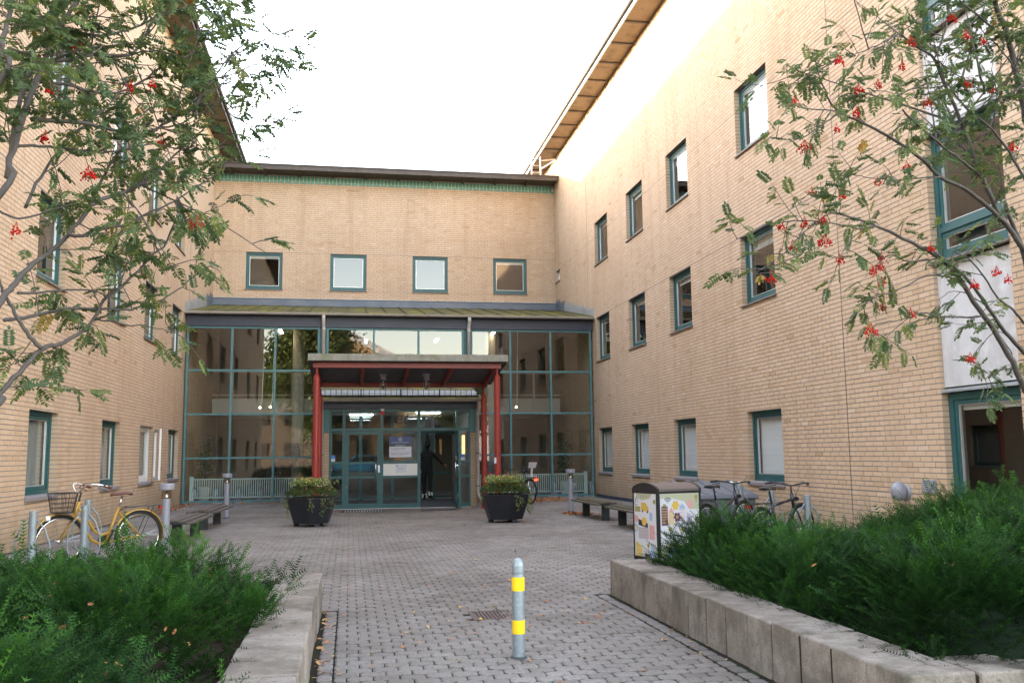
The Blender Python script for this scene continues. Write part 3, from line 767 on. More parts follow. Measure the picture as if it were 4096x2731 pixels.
def door_leaf(T, name, lab=None):
    d = empty(name, ves)
    if lab: d['label'] = lab
    def bx(n, x0, x1, z0, z1, mtn='teal', y0=-.03, y1=.03, **k):
        m = MB(); m.box(x0, x1, y0, y1, z0, z1, T); return m.build(n, mt[mtn], d, **k)
    W = .93
    m = MB()
    for (x0, x1, z0, z1) in ((0, .09, .01, 2.04), (W - .09, W, .01, 2.04), (.09, W - .09, 1.96, 2.04), (.09, W - .09, .01, .14), (.09, W - .09, .80, .86), (.09, W - .09, 1.18, 1.24)):
        m.box(x0, x1, -.03, .03, z0, z1, T)
    m.build('door_frame', mt['teal'], d)
    for z0, z1 in ((.14, .80), (.86, 1.18), (1.24, 1.96)):
        m = MB(); m.quad(T(.09, 0, z0), T(W - .09, 0, z0), T(W - .09, 0, z1), T(.09, 0, z1)); m.build('pane', mt['doorglass'], d)
    m = MB(); m.tube([T(W - .13, -.09, .72), T(W - .13, -.09, 1.36)], .014, 8); m.bar(T(W - .13, -.03, .80), T(W - .13, -.09, .80), .015); m.bar(T(W - .13, -.03, 1.28), T(W - .13, -.09, 1.28), .015)
    m.build('pull_handle', mt['chrome'], d, smooth=True)
    m = MB(); m.box(W - .075, W - .02, -.04, -.031, .95, 1.13, T); m.tube([T(W - .047, -.04, 1.12), T(W - .047, -.075, 1.12)], .027, 10); m.build('lock_plate', mt['chrome'], d)
    return d
door_leaf(lambda p, q, z: (-.105 + p, YV + q, z), 'door', 'closed door leaf left of the sign')
door_leaf(lambda p, q, z: (2.835 + q, YV - .03 - p, z), 'door', 'door leaf standing open towards the yard')
# lever on the closed door, letterbox panel and sign
sg = thing('information_sign', 'blue and white university sign on the glass beside the open door', 'sign', (1.345, YV - .035, 1.35))
sy = YV - .03
def sbox(n, x0, x1, z0, z1, mtn, y=sy, t=.008):
    m = MB(); m.box(x0, x1, y - t, y, z0, z1); return m.build(n, mt[mtn], sg)
sbox('header', 1.05, 1.64, 1.692, 1.90, 'signblue'); sbox('address_band', 1.05, 1.64, 1.632, 1.691, 'signdark'); sbox('board', 1.05, 1.64, 1.35, 1.631, 'signwhite')
def text(s, x, z, size, mtn, y, parent, align='LEFT', name='lettering', rot=None, bold=0):
    c = bpy.data.curves.new(name, 'FONT'); c.body = s; c.size = size; c.align_x = align; c.extrude = .0008; c.offset = bold; c.resolution_u = 3
    c.materials.append(mt[mtn]); o = bpy.data.objects.new(name, c); me = bpy.data.meshes.new_from_object(o); bpy.data.objects.remove(o); o = bpy.data.objects.new(name, me); C.objects.link(o); o.parent = parent
    o.location = Vector((x, y, z)) - (wloc(parent) if parent else Vector((0, 0, 0))); o.rotation_euler = rot or (PI / 2, 0, 0); return o
ty = sy - .0105
text('GÖTEBORGS UNIVERSITET', 1.345, 1.727, .038, 'signwhite', ty, sg, 'CENTER')
text('Eklandagatan 86', 1.345, 1.648, .040, 'signwhite', ty, sg, 'CENTER', bold=.0005)
text('Konstnärliga fakulteten', 1.083, 1.566, .044, 'ink', ty, sg, bold=.0008); text('The Artistic Faculty', 1.083, 1.532, .030, 'ink', ty, sg)
m = MB(); m.box(1.05, 1.64, ty - .001, ty, 1.483, 1.487); m.build('divider', mt['ink'], sg)
text('Högskolan för scen och musik', 1.083, 1.430, .041, 'ink', ty, sg, bold=.0008); text('Academy of Music and Drama', 1.083, 1.396, .030, 'ink', ty, sg)
m = MB()
for r_, w_ in ((.046, .006), (.030, .004)): m.tube([(1.345 + r_ * math.cos(a), ty, 1.826 + r_ * math.sin(a)) for a in np.linspace(0, 2 * PI, 25)[:-1]], w_, 4, closed=True)
for k in range(6): m.bar((1.345, ty, 1.826), (1.345 + .024 * math.cos(k * PI / 3), ty, 1.826 + .024 * math.sin(k * PI / 3)), .005)
m.build('seal_emblem', mt['signwhite'], sg)
pn = thing('notice_panel', 'blank white panel with a small paper notice below the blue sign', 'panel', (1.345, sy, .86))
m = MB(); m.box(.895, 1.80, sy - .012, sy, .865, 1.177); m.build('board', mt['whitepaint'], pn)
m = MB(); m.box(1.22, 1.51, sy - .0145, sy - .013, .935, 1.155); m.build('paper', mt['signwhite'], pn)
m = MB(); m.box(1.245, 1.275, sy - .017, sy - .0155, 1.10, 1.13); m.build('blue_mark', mt['signblue'], pn)
for k, (z, w_) in enumerate(((1.055, .15), (1.02, .17))):
    m = MB(); m.box(1.27, 1.27 + w_, sy - .017, sy - .0155, z, z + .009); m.build('text_line', mt['lamp_grey'], pn)
num = thing('house_number', 'dark house number 86 on the pane above the sign', 'number', (1.35, YV - .004, 2.2))
text('86', 1.26, 2.24, .34, 'ink', YV - .006, num, name='digits', bold=.004)
for x, lab in ((-.43, 'small blue and white sticker on the pane left of the doors'), (3.04, 'small blue and white sticker on the pane right of the open door')):
    s_ = thing('sticker', lab, 'sticker', (x, YV - .004, 1.26), group='stickers beside the doors')
    m = MB(); m.box(x - .055, x + .055, YV - .006, YV - .003, 1.33, 1.41); m.build('blue_half', mat('sticker_blue', (.08, .25, .7)), s_)
    m = MB(); m.box(x - .055, x + .055, YV - .006, YV - .003, 1.25, 1.328); m.build('white_half', mt['signwhite'], s_)
al = thing('alarm_siren', 'small white and red siren box above the closed door', 'siren', (.86, YV - .1, 2.5))
m = MB(); m.tube([(.86, YV - .06, 2.63), (.86, YV - .11, 2.63)], .055, 14); m.build('dome', mt['whitepaint'], al, smooth=False)
m = MB(); m.box(.81, .91, YV - .10, YV - .055, 2.48, 2.565); m.build('red_box', mat('siren_red', (.6, .04, .05)), al)
# inner doors and walls of the porch
vb('inner_wall', -.72, -.70, 0, 2.8, 'roomlight', YV + .21, 29.6)
vb('inner_wall', 3.385, 3.40, 0, 2.8, 'roomlight', YV + .06, 29.6)
vb('porch_ceiling', -.70, 3.38, 2.66, 2.68, 'whitepaint', YV + .1, 29.6)
vb('porch_floor', -.70, 3.38, .001, .01, 'mat', YV - .04, 29.6)
yi = 29.66
for x in (-.66, .35, 1.35, 2.35, 2.62, 3.33): vb('inner_mullion', x - .05, x + .05, 0, 2.66, 'teal', yi - .04, yi + .04)
for z in (.05, .8, 2.08): vb('inner_rail', -.6, 3.3, z, z + .07, 'teal', yi - .035, yi + .035)
for a, b in ((-.6, .3), (.4, 1.3), (1.4, 2.3), (2.4, 2.57), (2.67, 3.28)):
    for z0, z1 in ((.12, .8), (.87, 2.08), (2.15, 2.66)):
        m = MB(); m.quad((a, yi, z0), (b, yi, z0), (b, yi, z1), (a, yi, z1)); m.build('inner_pane', mt['doorglass'], ves)
for x, y in ((.35, 26.2), (2.3, 27.4), (.35, 28.6)):
    m = MB(); m.box(x - .35, x + .35, y - .06, y + .06, 2.63, 2.655); m.build('ceiling_light', mt['litcool'], ves)
for x, lab in ((-.60, 'glowing tall wall lamp inside the left side of the porch'), (3.24, 'glowing tall wall lamp inside the right side of the porch')):
    l_ = thing('wall_lamp', lab, 'lamp', (x, 26.4, 1.5), group='wall lamps inside the porch')
    m = MB(); m.tube([(x, 26.3, 1.42), (x, 26.3, 1.95)], .07, 12); m.build('shade', mt['litwarm'], l_, smooth=True)
    m = MB(); m.box(x - .03 + (-.06 if x < 0 else .06), x + .03 + (-.06 if x < 0 else .06), 26.24, 26.36, 1.4, 1.97); m.build('back_plate', mt['alu'], l_)
# porch roof, gutter, snow guard
xr0, xr1 = -.86, 3.54; yq = 24.62; zq0, zq1 = 2.90, 3.88
n = 7; pw = (xr1 - xr0) / n
for k in range(n):
    xa = xr0 + k * pw; xb = xa + pw; in0 = .0; m = MB()
    m.hexa([(xa, yq, zq0 - .02), (xb, yq, zq0 - .02), (xb, YG - .07, zq1 - .02), (xa, YG - .07, zq1 - .02), (xa, yq, zq0), (xb, yq, zq0), (xb, YG - .07, zq1), (xa, YG - .07, zq1)])
    if k < n - 1: m.hexa([(xb - .018, yq + .04, zq0), (xb - .001, yq + .04, zq0), (xb - .001, YG - .07, zq1), (xb - .018, YG - .07, zq1), (xb - .018, yq + .04, zq0 + .04), (xb - .001, yq + .04, zq0 + .04), (xb - .001, YG - .07, zq1 + .04), (xb - .018, YG - .07, zq1 + .04)])
    m.build('roof_sheet', mt['mossroof'], ves)
for x in (xr0 + .02, xr1 - .02):
    m = MB(); m.prism([(x, yq + .1, zq0 - .06), (x, YG - .08, zq0 - .06), (x, YG - .08, zq1 - .03), (x, yq + .1, zq0 - .021)], (.015, 0, 0)); m.build('roof_gable', mt['navy'], ves)
half_gutter(ves, xr0 + .02, xr1 - .02, yq - .05, 2.885, .07)
m = MB(); sl = (zq1 - zq0) / (YG - .07 - yq); ya_, yb2 = yq + .30, yq + 1.35
m.hexa([(xr0 + .05, ya_, zq0 + sl * .30 + .046), (xr1 - .05, ya_, zq0 + sl * .30 + .046), (xr1 - .05, yb2, zq0 + sl * 1.35 + .046), (xr0 + .05, yb2, zq0 + sl * 1.35 + .046), (xr0 + .05, ya_, zq0 + sl * .30 + .052), (xr1 - .05, ya_, zq0 + sl * .30 + .052), (xr1 - .05, yb2, zq0 + sl * 1.35 + .052), (xr0 + .05, yb2, zq0 + sl * 1.35 + .052)]); m.build('roof_apron', mt['zinclight'], ves)
g_ = empty('snow_guard', ves)
m = MB(); yg_ = yq + .22; zg = zq0 + .045
for z in np.linspace(0, .20, 6): m.bar((xr0 + .06, yg_, zg + z), (xr1 - .06, yg_, zg + z), .009)
for x in np.arange(xr0 + .06, xr1 - .05, .145): m.bar((x, yg_, zg), (x, yg_, zg + .2), .013)
m.build('mesh_grid', mt['black'], g_)
for x in np.linspace(xr0 + .1, xr1 - .1, 5):
    m = MB(); m.bar((x, yg_, zg - .03), (x, yg_, zg + .22), .03); m.bar((x, yg_, zg + .2), (x, yg_ + .3, zg + .02), .015); m.build('guard_post', mt['black'], g_)
for x, s_ in ((-.73, 1), (3.42, -1)):
    pipe(ves, [(x, yq - .05, 2.86), (x, yq - .05, 2.66), (x, YV - .17, 2.5), (x, YV - .17, .45), (x + .03, YV - .17, .3), (x + .16, YV - .3, .12)] if s_ < 0 else [(x, yq - .05, 2.86), (x, yq - .05, 2.66), (x, YV - .17, 2.5), (x, YV - .17, .05)], .05)
    for z in (1.42, .55):
        m = MB(); m.lathe([(.058, 0), (.058, .02)], (x, YV - .17, z), 12); m.build('pipe_clamp', mt['black'], ves)
# ---------------------------------------------------------------- canopy on red posts
can = thing('entrance_canopy', 'red steel canopy with grey roof on four red posts before the doors', 'canopy', (1.365, 23.05, 0))
YF, YR = 21.9, 24.2; zb = lambda y: 3.455 + (3.165 - 3.455) * (y - YF) / (YR - YF)
for x in (-.77, 3.505):
    for y in (YF + .02, YR - .02):
        zt_ = zb(y) - .005; m = MB()
        m.lathe([(.076, 0), (.076, zt_ - .22), (.026, zt_ - .12), (.026, zt_)], (x, y, 0), 20); m.build('post', mt['red'], can, smooth=False, bevel=0)
        m = MB(); m.box(x - .09, x + .09, y - .09, y + .09, .001, .012); m.build('base_plate', mt['red'], can)
for y in (YF, YR):
    m = MB(); z = zb(y); m.box(-.86, 3.60, y - .05, y + .05, z, z + .12); m.build('cross_beam', mt['red'], can, bevel=.006)
for x in (-.77, .297, 1.365, 2.43, 3.505):
    m = MB(); m.hexa([(x - .04, YF + .051, zb(YF + .051) + .002), (x + .04, YF + .051, zb(YF + .051) + .002), (x + .04, YR - .051, zb(YR - .051) + .002), (x - .04, YR - .051, zb(YR - .051) + .002),
        (x - .04, YF + .051, zb(YF) + .115), (x + .04, YF + .051, zb(YF) + .115), (x + .04, YR - .051, zb(YR) + .118), (x - .04, YR - .051, zb(YR) + .118)]); m.build('side_beam', mt['red'], can)
y0_, y1_ = YF - .27, YR + .2; zz = lambda y: zb(y) + .121
m = MB(); m.hexa([(-.95, y0_, zz(y0_)), (3.71, y0_, zz(y0_)), (3.71, y1_, zz(y1_)), (-.95, y1_, zz(y1_)), (-.95, y0_, zz(y0_) + .03), (3.71, y0_, zz(y0_) + .03), (3.71, y1_, zz(y1_) + .03), (-.95, y1_, zz(y1_) + .03)]); m.build('soffit', mt['canopysoffit'], can)
m = MB(); m.hexa([(-.97, y0_ - .02, zz(y0_) - .01), (3.73, y0_ - .02, zz(y0_) - .01), (3.73, y0_, zz(y0_) - .01), (-.97, y0_, zz(y0_) - .01), (-.97, y0_ - .02, zz(y0_) + .15), (3.73, y0_ - .02, zz(y0_) + .15), (3.73, y0_, zz(y0_) + .15), (-.97, y0_, zz(y0_) + .15)]); m.build('fascia', mt['canopytop'], can)
m = MB()
for x in np.arange(-.96, 3.7, .078): m.tube([(x + .02, y0_ - .022, zz(y0_) + .12), (x + .02, y1_, zz(y1_) + .12)], .022, 6)
m.build('corrugated_roof', mt['canopytop'], can, kind='stuff')
for x in (-.96, 3.715):
    m = MB(); m.prism([(x, y0_, zz(y0_) - .01), (x, y1_, zz(y1_) - .01), (x, y1_, zz(y1_) + .12), (x, y0_, zz(y0_) + .12)], (.012, 0, 0)); m.build('side_fascia', mt['canopysoffit'], can)
for x, lab in ((.81, 'left caged lamp hanging under the red canopy'), (1.89, 'right caged lamp hanging under the red canopy')):
    y = 23.05; z = zz(y) - .003
    l_ = thing('bulkhead_lamp', lab, 'lamp', (x, y, z), group='caged lamps under the canopy')
    m = MB(); m.lathe([(.10, -.03), (.10, 0)], (x, y, z), 16); m.lathe([(.05, -.12), (.09, -.06), (.09, -.031)], (x, y, z), 16); m.lathe([(.07, -.16), (.07, -.12)], (x, y, z), 14); m.build('lamp_base', mt['lamp_grey'], l_)
    m = MB(); m.lathe([(.02, -.40), (.05, -.375), (.065, -.32), (.065, -.16)], (x, y, z), 14); m.build('globe', mt['lampglass'], l_, smooth=True)
    m = MB(); m.tube([(x, y, z - .3), (x, y, z - .18)], .02, 8); m.build('bulb', mt['signwhite'], l_)
    m = MB()
    for k in range(6):
        c_, s_ = math.cos(k * PI / 3), math.sin(k * PI / 3)
        m.tube([(x + .075 * c_, y + .075 * s_, z - .15), (x + .075 * c_, y + .075 * s_, z - .34), (x + .03 * c_, y + .03 * s_, z - .42)], .004, 4)
    m.tube([(x + .077 * math.cos(a), y + .077 * math.sin(a), z - .25) for a in np.linspace(0, 2 * PI, 13)[:-1]], .004, 4, closed=True); m.build('cage', mt['lamp_grey'], l_)
stk = MB(); stk.box(3.405, 3.455, 21.83, 21.842, 1.18, 1.32); tag(stk.build('paper_notice', mt['signwhite']), 'torn white paper stuck on the front right red post', 'notice')
# roof ladder
ld = thing('roof_ladder', 'pale metal ladder rising from the entrance roof to the right wing roof', 'ladder', (7.05, 34.7, 12.2))
lx0, lx1 = 7.0, 7.36
m = MB(); m.bar((lx0, 34.6, 12.2), (lx0, 34.6, 14.1), .045); m.build('stile', mt['alu'], ld)
m = MB(); m.bar((lx1, 34.6, 12.2), (lx1, 34.6, 14.1), .045); m.build('stile', mt['alu'], ld)
rm = MB(); rm.bar((lx0 + .023, 34.6, 0), (lx1 - .023, 34.6, 0), .025); rme = rm.mesh('rung', mt['alu'])
for k in range(6):
    o = link('rung', rme, ld); o.location = Vector((0, 0, 12.45 + .28 * k)) - ld.location
for z in (13.35, 13.7, 14.1):
    m = MB(); m.tube([(lx0, 34.6, z), (lx0, 34.2, z), (lx0 + .18, 34.05, z), (lx1, 34.2, z), (lx1, 34.6, z)], .015, 5); m.build('hoop', mt['alu'], ld)
m = MB(); m.bar((lx1, 34.6, 12.95), (8.0, 34.6, 13.05), .05); m.bar((lx1, 34.6, 12.6), (7.9, 34.3, 12.9), .04); m.build('wall_bracket', mt['alu'], ld)
# ---------------------------------------------------------------- ground and pavers
g0 = MB(); g0.quad((-300, -300, -.03), (300, -300, -.03), (300, 300, -.03), (-300, 300, -.03))
ground = g0.build('ground', mt['paver'], kind='structure')
g1 = MB(); g1.box(XL + .0, XR, 3.0, 29.63, -.029, -.012); pave = g1.build('pavement', mt['sand'], kind='structure')
PX, PY = .168, .1205
PV = []
pl, pw_, ch = PX - .008, PY - .0075, .013
def paver_t():
    a, b, c = pl / 2, pw_ / 2, ch
    k = .022   # clipped corners
    outer = [(-a + k, -b), (a - k, -b), (a, -b + k), (a, b - k), (a - k, b), (-a + k, b), (-a, b - k), (-a, -b + k)]
    inner = [((x / a) * (a - c), (y / b) * (b - c)) for x, y in outer]
    V = [(x, y, -.012) for x, y in outer] + [(x, y, -.005) for x, y in outer] + [(x, y, 0) for x, y in inner]
    return np.array(V)
pV = paver_t()
def paver_faces():
    f4 = []
    for k in range(8):
        j = (k + 1) % 8
        f4 += [(k, j, 8 + j, 8 + k), (8 + k, 8 + j, 16 + j, 16 + k)]
    f4 += [(16, 17, 22, 23), (17, 18, 21, 22), (18, 19, 20, 21), (16, 17, 22, 23)][:3]
    return np.array(f4)
pF = paver_faces()
cells = []
for i in range(int((29.55 - 3.4) / PY)):
    y = 3.4 + PY * (i + .5)
    sh_ = PX / 2 if i % 2 else 0
    xx = np.arange(XL + .10 - sh_, XR - .05, PX)
    for x in xx:
        if x < XL + .08: continue
        if y < 8.82 and x < -.06 or y < 9.15 and x > 2.40: continue
        if .86 + .19 < x < 1.42 and 7.95 < y < 8.42: continue        # drain
        if x < XL + .1: continue
        if -.80 < x < 3.48 and y > 24.85: continue
        if -.20 < x < .9 and 23.62 < y < 24.2 or 1.8 < x < 2.78 and 23.62 < y < 24.2: continue
        cells.append((x + rnd.gauss(0, .0012), y + rnd.gauss(0, .0012)))
xfull = sorted({round(c[0], 1) for c in cells}); nfield = len(cells)
halves = []
for i in range(int((9.2 - 3.4) / PY)):      # half pavers that finish every other row at the border strips
    y = 3.4 + PY * (i + .5); row = [c[0] for c in cells[:nfield] if abs(c[1] - y) < .03]
    if not row: continue
    if y < 8.82 and min(row) - PX / 2 > -.045: halves.append((min(row) - PX * .75, y))
    if max(row) + PX / 2 < 2.40: halves.append((max(row) + PX * .75, y))
border = []
for k in range(int((8.82 - 3.4) / PX)): border.append((-.144, 3.4 + PX * (k + .5)))
for k in range(int((9.14 - 3.4) / PX)): border.append((2.497, 3.4 + PX * (k + .5)))
cells = np.array(cells + halves + border); n = len(cells); nh = len(halves); nbd = len(border)
# gently uneven settling
zz_ = .003 * np.sin(cells[:, 0] * 1.7 + cells[:, 1] * .6) + .003 * np.sin(cells[:, 1] * 1.3 - cells[:, 0] * .8) + nr.normal(0, .0012, n)
T_ = np.stack([cells[:, 0], cells[:, 1], zz_], 1)
tilt = nr.normal(0, .010, (n, 2)); yaw = nr.normal(0, .008, n)
R_ = np.zeros((n, 3, 3)); R_[:, 0, 0] = 1; R_[:, 1, 1] = 1; R_[:, 2, 2] = 1
R_[:, 0, 1] = -yaw; R_[:, 1, 0] = yaw; R_[:, 2, 0] = tilt[:, 0]; R_[:, 2, 1] = tilt[:, 1]; R_[:, 0, 2] = -tilt[:, 0]; R_[:, 1, 2] = -tilt[:, 1]
R_[n - nbd - nh:n - nbd, :, 0] *= .47
Q_ = R_[n - nbd:].copy(); R_[n - nbd:, :, 0] = Q_[:, :, 1] * .97; R_[n - nbd:, :, 1] = -Q_[:, :, 0] * .86
tn = np.clip(nr.normal(.5, .22, n), 0, 1)
ux, uy, dp = to_px(T_)
ok = (ux > 20) & (ux < 4076) & (uy > 20) & (uy < 2715)
sc_ = np.where(ok, 1 / np.nan_to_num(dp, nan=1e9), 0); order = np.argsort(-sc_)[:300]; order = np.array([i for i in order if i < n - nbd - nh]); pick = np.zeros(n, bool); pick[order] = True
kp = ~pick
V, Fc, t = inst(pV, pF, R_[kp], T_[kp], np.ones(kp.sum()), tn[kp])
link('paving_field', np_mesh('paving_field', V, Fc, mt['paver'], t), pave, kind='stuff')
pvar = [np_mesh('paver', pV, pF, mt['paver'], [float(v)] * len(pF)) for v in np.clip(nr.normal(.5, .22, 12), 0, 1)]
for i in order:
    o = link('paver', pvar[rnd.randrange(12)], pave); o.location = T_[i]; o.rotation_euler = (tilt[i, 1], -tilt[i, 0], yaw[i])
# smooth threshold slabs in front of the doors
m = MB(); m.box(-.55, 3.25, 24.86, 24.90, -.012, .003); m.build('kerb_slab', mt['sillstone'], pave)
# drain
dr = thing('drain_grate', 'rusty square drain grate set in the paving beside the banded bollard', 'drain', (1.23, 8.19, 0))
m = MB()
for (a, b, c, d) in ((1.06, 1.09, 7.97, 8.41), (1.38, 1.41, 7.97, 8.41), (1.09, 1.38, 7.97, 8.0), (1.09, 1.38, 8.38, 8.41)): m.box(a, b, c, d, -.01, .003)
m.build('frame', mat('rusty_iron', (.085, .06, .055), .8, noise=(14, (.15, .085, .06), .5, .7)), dr)
for k in range(9):
    m = MB(); x = 1.105 + k * .0325; m.box(x - .011, x + .011, 8.0, 8.38, -.01, .0); m.build('slat', bpy.data.materials['rusty_iron'], dr)
for x0, x1, lab, gr in ((-.13, .85, 'ribbed grey foot grate in front of the closed door', 12), (1.84, 2.75, 'dark doormat in front of the open door', 0)):
    o_ = thing('doormat', lab, 'doormat', ((x0 + x1) / 2, 23.9, 0))
    m = MB(); m.box(x0, x1, 23.62, 24.22, -.011, .004); m.build('mat_base', mt['mat'], o_)
    if gr:
        for k in range(14):
            m = MB(); x = x0 + .04 + k * (x1 - x0 - .08) / 13; m.box(x - .012, x + .012, 23.64, 24.2, .0045, .012); m.build('mat_bar', mt['lamp_grey'], o_)
# ---------------------------------------------------------------- planting beds
ZT = .335
def block_mesh(seed, lx, ly):
    r = random.Random(seed); m = MB(); m.box(-lx / 2, lx / 2, -ly / 2, ly / 2, -.02, ZT + r.uniform(-.006, .006)); m.t = [r.random()] * 6; return m.mesh('block', mt['concrete'], tones=True)
bedR = thing('retaining_wall', 'low wall of concrete blocks around the right-hand yew bed', 'wall', (2.8, 6.5, 0))
bedL = thing('retaining_wall', 'low wall of concrete blocks around the left-hand yew bed', 'wall', (-.42, 6, 0))
bm1 = [block_mesh(i, .372, .343) for i in range(7)]; bm2 = [block_mesh(i + 9, .343, .372) for i in range(7)]
def put_block(par, me, x, y):
    o = link('block', me, par, bevel=.011); o.location = Vector((x + rnd.uniform(-.007, .007), y, rnd.uniform(-.003, .003))) - par.location; o.rotation_euler = (rnd.uniform(-.006, .006), rnd.uniform(-.008, .008), rnd.uniform(-.012, .012))
y = 9.17 - .18
while y > 4.4:
    put_block(bedR, rnd.choice(bm1), 2.60 + .19, y); y -= .362
yc = y + .362 - .18 - .005
x = 2.60 + .19
put_block(bedR, rnd.choice(bm1), x, y); y2 = y
x = 2.60 + .38 + .18
while x < XR + .2:
    put_block(bedR, rnd.choice(bm2), x, y2); x += .362
x = 2.60 + .38 + .18
while x < XR - .1:
    put_block(bedR, rnd.choice(bm2), x, 9.17 - .19); x += .362
y = 8.85 - .18
while y > .5:
    put_block(bedL, rnd.choice(bm1), -.235 - .19, y); y -= .368
x = -.235 - .38 - .18
while x > XL + .1:
    put_block(bedL, rnd.choice(bm2), x, 8.85 - .19); x -= .362
for par, (xa, xb, ya, yb2) in ((bedR, (2.615, 2.965, y2, 9.155)), (bedL, (-.60, -.25, .5, 8.835))):
    m = MB(); m.box(xa, xb, ya, yb2, -.02, ZT - .016); m.build('joint_fill', mt['soil'], par)
m = MB(); m.box(2.97, XR - .02, y2 - .165, y2 + .165, -.02, ZT - .016); m.build('joint_fill', mt['soil'], bedR)
m = MB(); m.box(2.97, XR, y2 + .18, 8.8, -.02, .26); m.build('planting_bed', mt['soil'], kind='structure')
m = MB(); m.box(XL, -.60, -2, 8.47, -.02, .26); m.build('planting_bed', mt['soil'], kind='structure')
# ---------------------------------------------------------------- yew hedges
def spray_template(r):
    """a flat feathery yew shoot along +x; returns verts, tris, brightness"""
    V = []; Fc = []; Bt = []
    def shoot(o, d, L, curl):
        d = d / np.linalg.norm(d); s = np.cross(d, [0, 0, 1]); s /= np.linalg.norm(s); nrm = np.cross(s, d)
        nn = max(4, int(L / .0105)); prev = np.array(o, float)
        pts = []
        for k in range(nn + 1):
            f = k / nn; pts.append(o + d * L * f + nrm * curl * L * f * f)
        for k in range(nn):
            p = pts[k]; q = pts[k + 1]; b = len(V)
            V.extend([p + s * .0012, p - s * .0012, q]); Fc.append((b, b + 1, b + 2)); Bt.append(.55 + .4 * k / nn)
            for sg_ in (-1, 1):
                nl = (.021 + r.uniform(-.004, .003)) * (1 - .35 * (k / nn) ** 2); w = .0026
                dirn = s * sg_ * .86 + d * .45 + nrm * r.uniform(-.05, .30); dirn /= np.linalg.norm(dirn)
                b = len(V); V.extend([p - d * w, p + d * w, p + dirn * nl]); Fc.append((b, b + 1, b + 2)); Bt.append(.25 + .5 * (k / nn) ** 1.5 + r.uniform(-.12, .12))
    L = r.uniform(.15, .24)
    shoot(np.zeros(3), np.array([1, 0, .05]), L, r.uniform(-.25, .05))
    for k in range(4):
        f = .12 + .19 * k; sg_ = 1 if k % 2 else -1
        shoot(np.array([L * f, 0, .05 * f * L]), np.array([.72, sg_ * .72, r.uniform(-.1, .25)]), L * r.uniform(.38, .6) * (1.15 - f), r.uniform(-.3, .1))
    return np.array(V), np.array(Fc), np.clip(np.array(Bt), 0, 1)
temps = [spray_template(random.Random(100 + k)) for k in range(6)]
def lumps(x, y, s):
    return np.sin(x * 2.1 + s) * np.sin(y * 1.7 + s * 2) * .5 + np.sin(x * 4.3 + y * 3.1 + s) * .3 + np.sin(y * 5.7 - x * 2.9 + s) * .2
